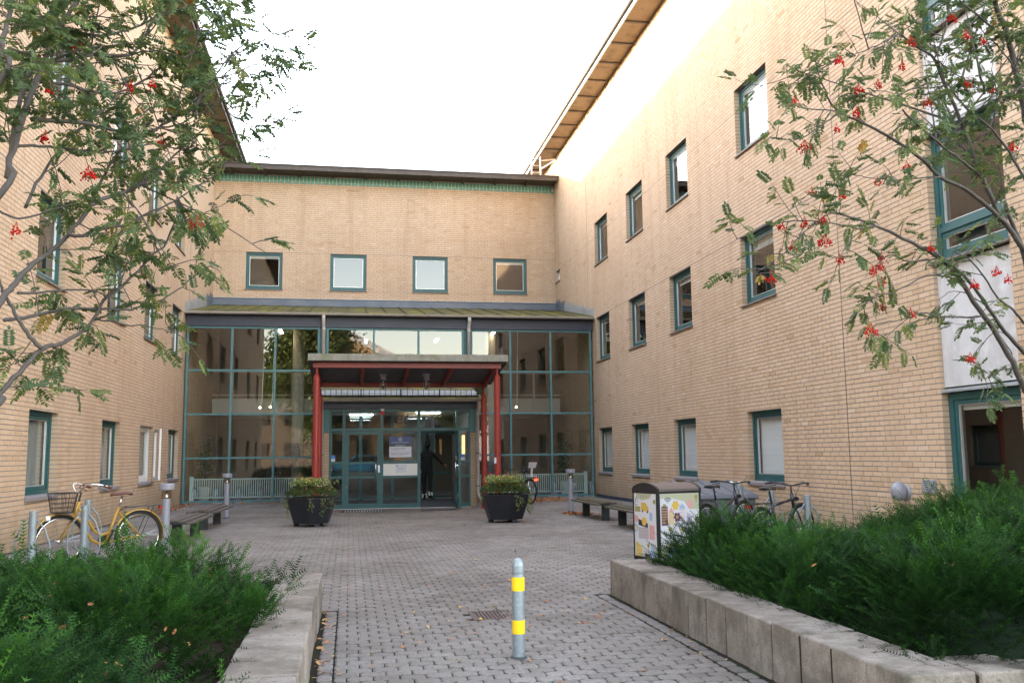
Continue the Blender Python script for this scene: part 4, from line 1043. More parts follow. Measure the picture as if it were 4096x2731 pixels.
def hedge(name_label, hf, x0, x1, y0, y1, n, seed, edges):
    r = np.random.default_rng(seed)
    root = thing('yew_hedge', name_label, 'hedge', ((x0 + x1) / 2, (y0 + y1) / 2, .26))
    # inner mass
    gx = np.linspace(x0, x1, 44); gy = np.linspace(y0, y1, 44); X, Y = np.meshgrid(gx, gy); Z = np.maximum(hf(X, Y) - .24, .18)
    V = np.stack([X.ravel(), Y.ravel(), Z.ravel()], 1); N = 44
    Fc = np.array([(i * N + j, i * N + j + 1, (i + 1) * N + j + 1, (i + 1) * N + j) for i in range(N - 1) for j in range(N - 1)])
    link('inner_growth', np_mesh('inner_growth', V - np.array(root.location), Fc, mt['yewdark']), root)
    px = r.uniform(x0, x1, n * 2); py_ = r.uniform(y0, y1, n * 2); h = hf(px, py_); keep = h > .22
    px, py_, h = px[keep][:n], py_[keep][:n], h[keep][:n]; n = len(px)
    e = .04; gxs = (hf(px + e, py_) - h) / e; gys = (hf(px, py_ + e) - h) / e
    nrm = np.stack([-gxs, -gys, np.ones(n)], 1); nrm /= np.linalg.norm(nrm, axis=1, keepdims=True)
    dep = r.uniform(0, 1, n) ** 1.3 * .22
    pos = np.stack([px, py_, h - dep], 1)
    # shoot directions: outward-upward fans radiating from shrub centres
    nc = int((x1 - x0) * (y1 - y0) * 1.9); cc = np.stack([r.uniform(x0, x1, nc), r.uniform(y0, y1, nc)], 1)
    dd = np.stack([px[:, None] - cc[None, :, 0], py_[:, None] - cc[None, :, 1]], -1); di = np.argmin((dd ** 2).sum(-1), 1); dv = dd[np.arange(n), di]; dist = np.linalg.norm(dv, axis=1)
    pos[:, 2] += .10 - np.clip(dist, 0, .55) * .26; bias = edges(px, py_)
    az = np.arctan2(dv[:, 1], dv[:, 0]) + r.normal(0, .65, n)
    hor = np.stack([np.cos(az), np.sin(az), np.zeros(n)], 1) * (.35 + np.clip(dist, 0, .5) * 1.3)[:, None] + bias
    up = r.uniform(.12, .85, n)[:, None] * np.array([[0, 0, 1]])
    d = hor + up + nrm * .35
    pos = pos - d / np.linalg.norm(d, axis=1, keepdims=True) * .06
    spike = r.random(n) < .035
    d[spike] = d[spike] * .4 + np.array([0, 0, 1.0]); 
    S = r.uniform(1.05, 1.85, n); S[spike] *= 1.25
    R_ = frame_from(d, np.array([[0, 0, 1.0]]) + nrm * .4 + r.normal(0, .25, (n, 3)))
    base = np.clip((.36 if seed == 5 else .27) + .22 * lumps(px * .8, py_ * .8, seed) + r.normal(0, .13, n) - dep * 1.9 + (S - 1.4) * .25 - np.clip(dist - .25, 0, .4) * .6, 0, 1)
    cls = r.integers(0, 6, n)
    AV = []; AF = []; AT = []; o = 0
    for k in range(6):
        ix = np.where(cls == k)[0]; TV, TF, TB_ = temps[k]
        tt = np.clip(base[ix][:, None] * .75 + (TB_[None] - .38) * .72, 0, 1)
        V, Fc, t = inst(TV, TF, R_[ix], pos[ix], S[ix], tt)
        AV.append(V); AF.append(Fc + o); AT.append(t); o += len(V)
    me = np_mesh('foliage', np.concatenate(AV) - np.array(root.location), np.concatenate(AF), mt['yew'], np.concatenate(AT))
    link('foliage', me, root, kind='stuff')
    # dry leaves caught in the hedge
    k = 70; ii = r.integers(0, n, k); mb = MB()
    return root, pos
def sstep(a, b, x): t = np.clip((x - a) / (b - a), 0, 1); return t * t * (3 - 2 * t)
def hL(x, y):
    h = .24 + .30 * sstep(-.42, -1.4, x) * (.55 + .45 * sstep(8.95, 7.9, y)) * sstep(9.0, 8.3, y)
    return h + .07 * lumps(x, y, 1.3) + .05 * sstep(-2.2, -3.6, x) * 0
def hR(x, y):
    f = sstep(2.78, 3.5, x) * sstep(9.3, 8.6, y) * sstep(3.9, 4.45, y)
    return .22 + (.42 + .15 * sstep(3.7, 5.4, x) - .32 * np.exp(-((x - 4.5) / .65) ** 2) * sstep(6.2, 8, y)) * f + .08 * lumps(x, y, 4.1) * f
zero = lambda x, y: np.stack([sstep(-1.6, -.4, x) * .35, sstep(8.0, 9.0, y) * .1 - .1, 0 * x], 1)
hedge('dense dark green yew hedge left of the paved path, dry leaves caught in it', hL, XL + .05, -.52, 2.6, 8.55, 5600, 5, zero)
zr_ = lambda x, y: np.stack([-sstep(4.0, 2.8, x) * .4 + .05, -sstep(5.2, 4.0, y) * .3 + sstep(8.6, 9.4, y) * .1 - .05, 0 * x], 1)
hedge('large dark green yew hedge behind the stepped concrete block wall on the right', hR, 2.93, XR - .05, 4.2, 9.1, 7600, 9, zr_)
# ---------------------------------------------------------------- fallen leaves
def leaf_scatter(name, P, tones, sizes, r, label=None, flat=.25):
    n = len(P); TV = np.array([(-1, 0, 0), (-.35, .5, .12), (.45, .42, .02), (1, 0, .1), (.45, -.42, .15), (-.35, -.5, 0)]) ; TF = np.array([(0, 1, 2, 3), (0, 3, 4, 5)])
    an = r.uniform(0, 2 * PI, n); d = np.stack([np.cos(an), np.sin(an), r.normal(0, flat, n)], 1); up = np.stack([r.normal(0, flat, n), r.normal(0, flat, n), np.ones(n)], 1)
    V, Fc, t = inst(TV, TF, frame_from(d, up), P, sizes, tones)
    o = link(name, np_mesh(name, V, Fc, mt['fallen'], t), None, kind='stuff')
    if label: o['label'] = label
    return o
r = np.random.default_rng(3)
P = []
for k in range(330):
    x = r.uniform(-.2, 2.6) if k % 3 else r.uniform(XL + .2, XR - .2); y = r.uniform(4.6, 9) if k % 3 == 1 else r.uniform(9.3, 29)
    P.append((x, y, .008))
for k in range(60): P.append((-.235 + abs(r.normal(0, .07)) + .02, r.uniform(4.5, 8.8), .01))
for k in range(26): P.append((2.6 - abs(r.normal(0, .10)) - .02, r.uniform(4.5, 9.1), .01))
P = np.array(P); leaf_scatter('scattered_leaves', P, np.clip(r.normal(.5, .25, len(P)), 0, 1), r.uniform(.014, .032, len(P)), r, 'dry leaves scattered over the paving')
P = []
for k in range(1500):
    x = 3.7 + 3.0 * r.beta(1.6, 1.8); y = 26.3 + r.beta(1.5, 2) * 2.9; P.append((x, y, .005 + r.uniform(0, .05)))
for k in range(300): P.append((r.uniform(4.9, 5.6), 21.1 + r.normal(0, .25), .005 + r.uniform(0, .02)))
for k in range(260): P.append((XL + .15 + abs(r.normal(0, .25)), r.uniform(24, 29.4), .01 + r.uniform(0, .02)))
for k in range(220): P.append((r.uniform(-4.8, -1), 29.35 - abs(r.normal(0, .18)), .01 + r.uniform(0, .02)))
P = np.array(P); leaf_scatter('leaf_drift', P, np.clip(r.normal(.28, .2, len(P)), 0, 1), r.uniform(.02, .045, len(P)), r, 'orange leaves drifted against the glass front', .5)
P = []
for k in range(120):
    x, y = r.uniform(-3.6, -.7), r.uniform(4.0, 8.3); P.append((x, y, float(hL(np.array(x), np.array(y))) + .075 - r.uniform(0, .07)))
for k in range(80):
    x, y = r.uniform(3.2, 6.8), r.uniform(4.4, 9); P.append((x, y, float(hR(np.array(x), np.array(y))) + .075 - r.uniform(0, .07)))
P = np.array(P); leaf_scatter('caught_leaves', P, np.clip(r.normal(.15, .2, len(P)), 0, 1), r.uniform(.012, .024, len(P)), r, 'dry leaves caught in the yew hedges', .8)
# ---------------------------------------------------------------- rowan trees
def rowan_leaf(seed):
    r = random.Random(seed); V = []; Fc = []
    L = .13; pairs = 6
    def leaflet(p, d, ln, w, nz):
        d = d / np.linalg.norm(d); s = np.cross(nz, d); s /= np.linalg.norm(s); b = len(V)
        V.extend([p, p + d * ln * .28 + s * w * .8 + nz * .002, p + d * ln * .65 + s * w + nz * .001, p + d * ln - nz * .004, p + d * ln * .65 - s * w + nz * .001, p + d * ln * .28 - s * w * .8 + nz * .002])
        Fc.extend([(b, b + 3, b + 2, b + 1), (b, b + 5, b + 4, b + 3)])
    droop = r.uniform(.15, .45)
    pos = lambda f: np.array([L * f, 0, -droop * L * f * f])
    for k in range(pairs):
        f = .28 + .62 * k / (pairs - 1); p = pos(f)
        for sg_ in (-1, 1):
            ln = (.039 + r.uniform(-.004, .004)) * (1 - .35 * abs(f - .55)); leaflet(p, np.array([.42, sg_ * 1.0, -r.uniform(.05, .5)]), ln, .0096 * r.uniform(.9, 1.1), np.array([r.gauss(0, .25), 0, 1.0]))
    leaflet(pos(.95), np.array([1, 0, -.3]), .038, .0094, np.array([0, 0, 1.0]))
    for k in range(4):
        p, q = pos(k / 4), pos((k + 1) / 4); b = len(V); V.extend([p + [0, .0012, 0], p - [0, .0012, 0], q - [0, .001, 0], q + [0, .001, 0]]); Fc.append((b, b + 1, b + 2, b + 3))
    return np.array(V), np.array(Fc)
lt = [rowan_leaf(k) for k in range(5)]
def smooth_path(pts, k=3):
    P = [Vector(p) for p in pts]; out = []
    for i in range(len(P) - 1):
        p0 = P[max(i - 1, 0)]; p1 = P[i]; p2 = P[i + 1]; p3 = P[min(i + 2, len(P) - 1)]
        for j in range(k):
            t = j / k; out.append(.5 * ((2 * p1) + (-p0 + p2) * t + (2 * p0 - 5 * p1 + 4 * p2 - p3) * t * t + (-p0 + 3 * p1 - 3 * p2 + p3) * t ** 3))
    out.append(P[-1]); return out
def rowan(label, branches, base, twig_n, seed, extent, leaf_density, clusters, depth):
    r = random.Random(seed); root = thing('rowan_tree', label, 'tree', base)
    L_pos = []; L_dir = []
    tw = MB()
    for pts, r0, r1, dens in branches:
        sp = smooth_path(pts, 4); n = len(sp)
        # slight irregularity
        sp = [p + Vector((r.gauss(0, 1), r.gauss(0, 1), r.gauss(0, 1))) * .0022 for p in sp]
        m = MB(); m.tube(sp, [r0 + (r1 - r0) * i / (n - 1) for i in range(n)], 7)
        m.build('stem' if r0 > .016 else 'branch', mt['bark'], root, smooth=True)
        total = sum((sp[i + 1] - sp[i]).length for i in range(n - 1)); cnt = int(total * dens * (.66 if seed == 41 else .60)); f0 = .30 if r0 > .015 else .12
        for k in range(cnt):
            f = 1 - (1 - f0) * r.random() ** 1.25; i = min(int(f * (n - 1)), n - 2); p = sp[i].lerp(sp[i + 1], r.random()); t = (sp[i + 1] - sp[i]).normalized()
            side = Vector((r.gauss(0, 1), r.gauss(0, .8), r.gauss(.1, .8))); side = (side - t * side.dot(t)).normalized()
            d = (t * r.uniform(.2, .9) + side).normalized(); ln = r.uniform(.10, .38) * (1.1 - .4 * f)
            q = p; tp = [p]
            for s in range(3):
                d = (d + Vector((r.gauss(0, .2), r.gauss(0, .2), r.gauss(.03, .2)))).normalized(); q = q + d * ln / 3; tp.append(q)
            tw.tube(tp, [.0032, .0027, .0022, .0015], 4, cap=False)
            nl = max(2, int(ln / .045))
            for s in range(nl):
                g = (s + 1) / nl; j = min(int(g * 3), 2); lp = tp[j].lerp(tp[j + 1], g * 3 - j)
                sd = Vector((r.gauss(0, 1), r.gauss(0, 1), r.gauss(0, .5))); ld = (d * r.uniform(.3, .9) + sd.normalized() * .8)
                L_pos.append(lp); L_dir.append(ld)
            L_pos.append(tp[-1]); L_dir.append(d)
    tw.build('twigs', mt['twig'], root, kind='stuff')
    Pn = np.array(L_pos); D = np.array(L_dir); n = len(Pn); rr = np.random.default_rng(seed)
    D[:, 2] -= .15
    up = np.array([[0, 0, 1.0]]) + rr.normal(0, .35, (n, 3)); R_ = frame_from(D, up); S = rr.uniform(.62, 1.0, n)
    tone = np.clip(rr.normal(.30, .14, n), 0, .62); k = rr.random(n); tone = np.where(k < .022, rr.uniform(.68, .88, n), tone)
    cls = rr.integers(0, 5, n)
    ux, uy, dp = to_px(Pn); inside = (ux > 10) & (ux < 4086) & (uy > 5) & (uy < 2720)
    sc_ = np.where(inside, S / np.nan_to_num(dp, nan=1e9), 0); order = np.argsort(-sc_)[:300]; pick = np.zeros(n, bool); pick[order] = True
    AV = []; AF = []; AT = []; o = 0
    for c_ in range(5):
        ix = np.where((cls == c_) & ~pick)[0]
        if not len(ix): continue
        V, Fc, t = inst(lt[c_][0], lt[c_][1], R_[ix], Pn[ix], S[ix], tone[ix]); AV.append(V); AF.append(Fc + o); AT.append(t); o += len(V)
    link('foliage', np_mesh('foliage', np.concatenate(AV) - np.array(base), np.concatenate(AF), mt['rowan'], np.concatenate(AT)), root, kind='stuff')
    var = [[np_mesh('leaf', lt[c_][0], lt[c_][1], mt['rowan'], [tv] * len(lt[c_][1])) for tv in (.16, .26, .33, .42, .52, .82)] for c_ in range(5)]
    for i in order:
        ti = min(range(6), key=lambda q: abs((.16, .26, .33, .42, .52, .82)[q] - tone[i]))
        ob = link('leaf', var[cls[i]][ti], root); Mx = Matrix([list(R_[i][0]), list(R_[i][1]), list(R_[i][2])]).to_4x4()
        Mx = Matrix.Translation(Vector(Pn[i]) - Vector(base)) @ Mx @ Matrix.Scale(float(S[i]), 4); ob.matrix_local = Mx
    for (u, v, Y, sz) in clusters:
        c_ = at(u, v, Y); m = MB(); nb = int(12 + 30 * sz)
        for k in range(nb):
            a = r.uniform(0, 2 * PI); q = math.sqrt(r.random()); h = .026 * (.6 + sz); p = c_ + Vector((q * h * math.cos(a), q * h * math.sin(a) * .8, r.gauss(0, .012) - .35 * q * q * h))
            m.ball(p, .0056, 6, 4)
            if k % 3 == 0: m.tube([c_ + Vector((0, 0, .05)), p], .0008, 3, cap=False)
        m.build('berry_cluster', mt['berry'], root, smooth=True)
    return root
S1 = lambda x, y: (x * .6377, y * .6377)                      # left-hand crop
S2 = lambda x, y: (x * .7015, 900 + y * .7015)
R3 = lambda x, y: (2900 + x * .6379, y * .6379)
R4 = lambda x, y: (2900 + x * .7015, 900 + y * .7015)
def path(fn, pts, Y0, Y1):
    n = len(pts); return [at(*fn(x, y), Y0 + (Y1 - Y0) * i / (n - 1)) for i, (x, y) in enumerate(pts)]
bL = Vector((-3.55, 5.1, .26))
Lb = []
def addL(fn, pts, Y0, Y1, r0, r1, dens=9, root_=False):
    p = path(fn, pts, Y0, Y1)
    if root_: p = [bL + Vector((rnd.uniform(-.1, .1), rnd.uniform(-.1, .1), 0))] + [bL.lerp(p[0], .5) + Vector((-.12, 0, .1))] + p
    Lb.append((p, r0, r1, dens))
addL(S1, [(-60, 1300), (60, 1000), (140, 750), (215, 540), (270, 400), (345, 240), (410, 120), (490, -20), (600, -260)], 4.7, 5.1, .018, .010, 12, True)
addL(S1, [(-60, 600), (0, 330), (35, 190), (65, 60), (90, -140)], 4.5, 4.7, .015, .010, 8, True)
addL(S1, [(40, 1120), (100, 740), (165, 510), (208, 370), (216, 190), (222, 0), (240, -160)], 4.9, 5.3, .013, .008, 12)
addL(S2, [(-120, 1090), (0, 955), (110, 840), (240, 700), (330, 685), (400, 645), (480, 600), (535, 535), (590, 430), (690, 350), (790, 260), (880, 160), (935, 120), (1000, -20)], 4.6, 5.6, .015, .005, 10, True)
addL(S2, [(240, 700), (170, 640), (100, 530), (40, 420), (0, 330), (-40, 240)], 4.8, 4.7, .011, .006, 5)
addL(S1, [(-40, 1960), (30, 1860), (90, 1780), (160, 1700), (260, 1620), (340, 1560), (430, 1470), (560, 1310), (610, 1190), (660, 1090), (740, 960), (840, 920), (930, 850)], 4.6, 5.5, .016, .005, 10)
addL(S1, [(430, 1475), (520, 1478), (610, 1440), (710, 1428), (820, 1400), (920, 1340), (1060, 1280), (1180, 1210), (1330, 1110), (1430, 1010)], 5.0, 5.7, .010, .003, 12)
addL(S1, [(540, 1300), (640, 1250), (770, 1210), (880, 1160), (960, 1100), (1060, 1010), (1180, 900), (1300, 790)], 4.9, 5.6, .012, .004, 13)
addL(S2, [(20, 540), (130, 530), (250, 505), (370, 480), (480, 478), (600, 478), (720, 482), (830, 460), (930, 420), (1040, 350), (1130, 270), (1210, 225)], 4.7, 5.9, .010, .003, 11)
addL(S2, [(100, 385), (230, 385), (380, 370), (540, 375), (620, 420)], 4.7, 5.2, .007, .003, 6)
addL(S2, [(540, 540), (640, 550), (740, 575), (810, 570), (900, 590), (980, 600)], 5.2, 5.5, .005, .002, 14)
addL(S1, [(280, 385), (420, 375), (560, 345), (700, 350), (830, 340), (880, 270), (960, 130), (1040, 20)], 4.9, 5.6, .013, .006, 12)
addL(S1, [(190, 745), (330, 760), (450, 765), (560, 780), (640, 800), (780, 830), (900, 850), (1000, 800), (1090, 740), (1200, 690), (1280, 580), (1340, 490), (1420, 380), (1560, 250)], 4.9, 5.7, .013, .004, 13)
addL(S1, [(400, 190), (520, 210), (640, 230), (760, 200), (880, 160), (1000, 100), (1120, 60), (1300, 20)], 5.0, 5.8, .009, .004, 13)
addL(S1, [(100, 915), (240, 915), (380, 930), (520, 945), (680, 955), (820, 930), (960, 905), (1100, 930), (1300, 940), (1420, 920)], 4.8, 5.6, .008, .003, 11)
addL(S1, [(330, 520), (450, 540), (560, 570), (680, 590), (800, 560), (960, 460), (1090, 330), (1250, 200), (1370, 60)], 5.0, 5.9, .009, .003, 12)
addL(S1, [(60, 300), (180, 340), (260, 370)], 4.7, 4.9, .008, .004, 5)
addL(S1, [(160, 1300), (230, 1150), (330, 1000), (430, 870), (560, 760), (700, 640), (800, 500)], 4.9, 5.3, .009, .003, 9)
addL(S1, [(1000, 800), (1120, 780), (1240, 720), (1380, 640), (1500, 620), (1600, 600)], 5.5, 5.8, .006, .002, 14)
addL(S1, [(1340, 490), (1450, 470), (1540, 430), (1640, 380), (1700, 240)], 5.6, 5.9, .005, .002, 12)
addL(S1, [(700, 350), (760, 480), (840, 620), (950, 700)], 5.3, 5.2, .005, .002, 12)
addL(S1, [(1200, 200), (1350, 130), (1450, 60), (1550, -10), (1620, -80)], 5.6, 5.9, .005, .002, 10)
addL(S1, [(1420, 700), (1520, 760), (1600, 800), (1640, 830)], 5.6, 5.8, .004, .002, 13)
addL(S1, [(0, 1330), (120, 1370), (280, 1330), (380, 1300), (480, 1270)], 4.7, 4.9, .006, .003, 8)
addL(S1, [(1040, 1380), (1140, 1390), (1260, 1350), (1360, 1300), (1450, 1260)], 5.5, 5.6, .004, .002, 9)
# lateral shoots towards the camera and behind the picture plane
for k in range(26):
    src = Lb[rnd.choice([0, 2, 7, 11, 12, 13, 15])][0]; p = src[rnd.randrange(len(src) // 3, len(src))]
    d = Vector((rnd.gauss(.35, .3), rnd.gauss(.1, .5), rnd.gauss(.1, .35))); Lb.append(([p, p + d * .35 + Vector((0, 0, .03)), p + d * .8], .005, .002, 12))
# crown above and left of the frame
for k in range(14):
    a = Vector((-3.4 + rnd.uniform(-.3, 1.5), 5.1 + rnd.uniform(-.5, .5), 3.0 + rnd.uniform(0, .5))); d = Vector((rnd.gauss(-.1, .6), rnd.gauss(0, .6), rnd.uniform(.4, 1.0)))
    Lb.append(([a, a + d * .5, a + d * 1.1 + Vector((0, 0, .1))], .010, .003, 7))
rowan('tall rowan with grey stems and few red berries at the left edge', Lb, bL, 0, 41, None, 0,
      [(*S1(560, 1095), 5.0, 1), (*S1(1232, 1393), 5.3, 1), (*S1(315, 560), 5.0, .4), (*S1(480, 290), 5.1, .3), (*S1(1190, 5), 5.6, .5), (*S1(955, 530), 5.3, .2), (*S1(100, 1450), 4.8, .3), (*S1(1010, 900), 5.4, .4), (*S1(285, 870), 5, .4), (*S2(830, 285), 5.5, .2), (*S1(815, 545), 5.3, .2)], 5)
bR = Vector((4.75, 6.0, .26))
Rb = []
def addR(fn, pts, Y0, Y1, r0, r1, dens=9, root_=False):
    p = path(fn, pts, Y0, Y1)
    if root_: p = [bR + Vector((rnd.uniform(-.1, .1), rnd.uniform(-.1, .1), 0)), bR.lerp(p[0], .5) + Vector((.08, 0, .05))] + p
    Rb.append((p, r0, r1, dens))
addR(R4, [(1780, 1100), (1700, 915), (1640, 780), (1560, 640), (1450, 480), (1340, 310), (1260, 220), (1180, 160), (1080, 110), (980, 60), (870, 10), (800, -20), (680, -55), (600, -70)], 6.0, 5.6, .028, .005, 7, True)
addR(R4, [(1820, 860), (1710, 730), (1600, 610), (1500, 470), (1390, 320), (1290, 230), (1200, 160)], 6.1, 5.7, .022, .008, 4, True)
addR(R3, [(1980, 1700), (1870, 1560), (1740, 1370), (1690, 1290), (1600, 1080), (1530, 900), (1470, 740), (1390, 560), (1310, 370), (1210, 300), (1095, 215)], 6.0, 5.8, .026, .007, 11, True)
addR(R3, [(1760, 1400), (1640, 1290), (1500, 1180), (1350, 1110), (1250, 1010), (1100, 900), (940, 810), (830, 755), (720, 710), (660, 640), (600, 500), (565, 370)], 5.9, 5.5, .017, .004, 9)
addR(R3, [(2000, 1200), (1900, 800), (1860, 600), (1820, 430), (1790, 290), (1750, 160), (1700, 40), (1660, -120)], 6.2, 6.0, .030, .018, 11, True)
addR(R3, [(1960, 1240), (1875, 1120), (1780, 950), (1680, 820), (1560, 720), (1470, 630), (1410, 540)], 5.9, 5.7, .012, .005, 8)
addR(R3, [(1110, 690), (1180, 760), (1300, 860), (1420, 960), (1500, 1020), (1620, 1120)], 5.4, 5.9, .006, .012, 7)
addR(R3, [(1360, 520), (1250, 530), (1150, 570), (1050, 610), (960, 620), (860, 600), (740, 600)], 5.7, 5.4, .006, .002, 12)
addR(R3, [(1310, 370), (1370, 230), (1400, 80), (1420, -60)], 5.8, 5.9, .008, .004, 10)
addR(R3, [(1090, 215), (1000, 260), (900, 310), (800, 345), (730, 370)], 5.7, 5.5, .006, .002, 12)
addR(R3, [(1740, 230), (1600, 110), (1500, 30), (1440, -40)], 6.0, 5.9, .010, .005, 10)
addR(R3, [(1820, 440), (1760, 350), (1680, 260), (1600, 180)], 6.1, 6.0, .007, .003, 11)
addR(R3, [(720, 710), (640, 760), (560, 820), (470, 870), (350, 870), (280, 860)], 5.5, 5.3, .006, .002, 13)
addR(R3, [(700, 700), (600, 690), (500, 680), (400, 650), (350, 640)], 5.5, 5.3, .005, .002, 13)
addR(R3, [(1050, 1130), (950, 1120), (860, 1110), (760, 1080)], 5.6, 5.5, .004, .002, 12)
addR(R3, [(1350, 1110), (1200, 1120), (1080, 1130), (980, 1160)], 5.7, 5.5, .006, .002, 12)
addR(R4, [(870, 5), (760, 20), (660, 0), (520, -20), (380, -20), (240, 0), (130, 60), (60, 80)], 5.6, 5.3, .006, .002, 14)
addR(R4, [(520, -20), (430, 60), (340, 160), (240, 230), (160, 290)], 5.5, 5.2, .004, .002, 13)
addR(R4, [(840, 0), (740, 60), (680, 140), (650, 200)], 5.6, 5.5, .004, .002, 12)
addR(R4, [(1220, 190), (1050, 210), (940, 170), (850, 240), (800, 300)], 5.8, 5.6, .006, .002, 10)
addR(R4, [(1240, 290), (1150, 290), (1050, 340), (940, 390), (860, 400), (790, 460)], 5.8, 5.6, .006, .002, 13)
addR(R4, [(1460, 520), (1340, 525), (1210, 520), (1130, 500), (1000, 540), (880, 560), (840, 600), (880, 660)], 5.8, 5.6, .006, .002, 7)
addR(R4, [(1500, 470), (1400, 400), (1300, 380), (1220, 420)], 5.9, 5.8, .005, .002, 7)
addR(R4, [(1640, 740), (1560, 620), (1500, 640), (1420, 740), (1400, 800)], 6.0, 5.9, .004, .002, 8)
addR(R4, [(1690, 840), (1600, 820), (1520, 860), (1480, 880)], 6.0, 5.9, .003, .002, 14)
addR(R4, [(1705, 560), (1640, 480), (1560, 420), (1480, 300), (1400, 200), (1300, 150)], 6.1, 5.8, .010, .004, 10)
addR(R4, [(1740, 330), (1690, 120), (1640, 0), (1600, -120)], 6.2, 6.1, .022, .014, 6)
addR(R3, [(1530, 900), (1640, 820), (1700, 700), (1760, 600), (1840, 560)], 5.9, 5.9, .006, .002, 9)
addR(R3, [(1690, 1290), (1780, 1180), (1850, 1100), (1920, 1050)], 6.0, 6.1, .006, .002, 9)
for k in range(20):
    src = Rb[rnd.choice([2, 4, 8, 10, 5, 9])][0]; p = src[rnd.randrange(len(src) // 3, len(src))]
    d = Vector((rnd.gauss(-.2, .35), rnd.gauss(.1, .4), rnd.gauss(.1, .35))); Rb.append(([p, p + d * .35, p + d * .75], .005, .002, 11))
for k in range(12):
    a = Vector((4.6 + rnd.uniform(-.4, .5), 6.0 + rnd.uniform(-.4, .5), 3.7 + rnd.uniform(0, .5))); d = Vector((rnd.gauss(.1, .5), rnd.gauss(0, .6), rnd.uniform(.4, 1.0)))
    Rb.append(([a, a + d * .5, a + d * 1.1], .010, .003, 7))
cl = [(R3(710, 385), .9), (R3(840, 565), 1), (R3(435, 645), .9), (R3(500, 920), 1.6), (R3(825, 710), .5), (R3(1170, 265), .7), (R3(1425, 115), .9), (R3(1510, 225), .9), (R3(1270, 645), .7), (R3(1525, 525), .5), (R3(1675, 560), .6), (R3(960, 535), .4), (R3(1140, 1050), .6), (R3(860, 915), .3), (R3(955, 1145), .4), (R3(1805, 920), .7), (R3(735, 1225), .4), (R3(610, 1380), .7), (R3(500, 1400), .6), (R3(1620, 265), .5), (R3(700, 815), .3), (R3(1115, 420), .5),
      (R4(572, 95), 1.3), (R4(388, 125), .6), (R4(265, 305), 1), (R4(895, 185), .9), (R4(885, 240), .9), (R4(840, 262), .7), (R4(895, 330), .6), (R4(655, 200), .5), (R4(895, 465), .6), (R4(1060, 510), .8), (R4(835, 600), 1.1), (R4(1420, 345), .8), (R4(1550, 270), .8), (R4(1400, 765), .8), (R4(1175, 130), .5), (R4(1615, 315), .5), (R3(545, 1215), .4), (R3(350, 1420), .5)]
rowan('rowan with bunches of red berries leaning over the right-hand yew hedge', Rb, bR, 0, 77, None, 0, [(*p, 5.45 + .25 * (p[0] > 3500), s) for p, s in cl], 6)
# === PART2
# ---------------------------------------------------------------- banded bollard
bo = thing('bollard', 'grey steel bollard with two yellow reflective bands in the middle of the path', 'bollard', (1.17, 6.47, 0))
m = MB(); r0 = .0435
m.lathe([(r0, 0), (r0, .555), (r0 - .004, .56), (r0 - .004, .575), (r0, .58), (r0, .625), (r0 - .006, .65), (r0 - .018, .668), (r0 - .032, .676), (.002, .679)], (1.17, 6.47, 0), 28)
m.build('post', mt['steel'], bo, smooth=False, bevel=0)
m = MB(); m.lathe([(.062, .0), (.055, .012), (.047, .014)], (1.17, 6.47, 0), 24); m.build('collar', mat('bollard_foot', (.06, .065, .07), .9), bo)
yb_ = mat('yellow_reflective_band', (.95, .62, .02), .25, noise=(60, (.9, .45, .0), .6, .75))
for z0 in (.165, .455):
    m = MB(); m.lathe([(r0 + .0005, z0), (r0 + .0018, z0 + .002), (r0 + .0018, z0 + .091), (r0 + .0005, z0 + .093)], (1.17, 6.47, 0), 28); m.build('reflective_band', yb_, bo, smooth=False)
# ---------------------------------------------------------------- lamp bollards
lb = thing('lamp_bollard', 'grey lamp bollard beside the bench before the left glass front', 'lamp', (0, 0, 0), group='low lamp bollards in the yard')
m = MB(); m.lathe([(.058, 0), (.058, .80)], n=18); m.build('post', mt['lamp_grey'], lb, smooth=False)
m = MB(); m.lathe([(.095, 0), (.09, .02), (.06, .022)], n=18); m.build('foot', mt['navy'], lb)
m = MB(); m.lathe([(.05, .80), (.045, .83), (.015, .885), (.004, .92)], n=16); m.build('reflector_cone', mt['chrome'], lb, smooth=True)
m = MB(); m.lathe([(.072, .80), (.072, .93)], n=18); m.f = [f for f in m.f if len(f) == 4]; m.t = [0] * len(m.f); m.build('lens', mt['lampglass'], lb, smooth=True)
m = MB(); m.lathe([(.112, .93), (.114, .94), (.114, 1.01), (.106, 1.02)], n=20); m.build('cap', mt['lamp_grey'], lb)
for i, (x, y, lab) in enumerate(((-2.80, 22.46, 'grey lamp bollard beside the far bench before the left glass front'), (5.28, 21.89, 'grey lamp bollard beside the bench before the right glass front'), (-2.68, 14.55, 'grey lamp bollard behind the rear wheel of the yellow bicycle'))):
    o = lb if i == 0 else copy_tree(lb); o.location = (x, y, 0); o['label'] = lab
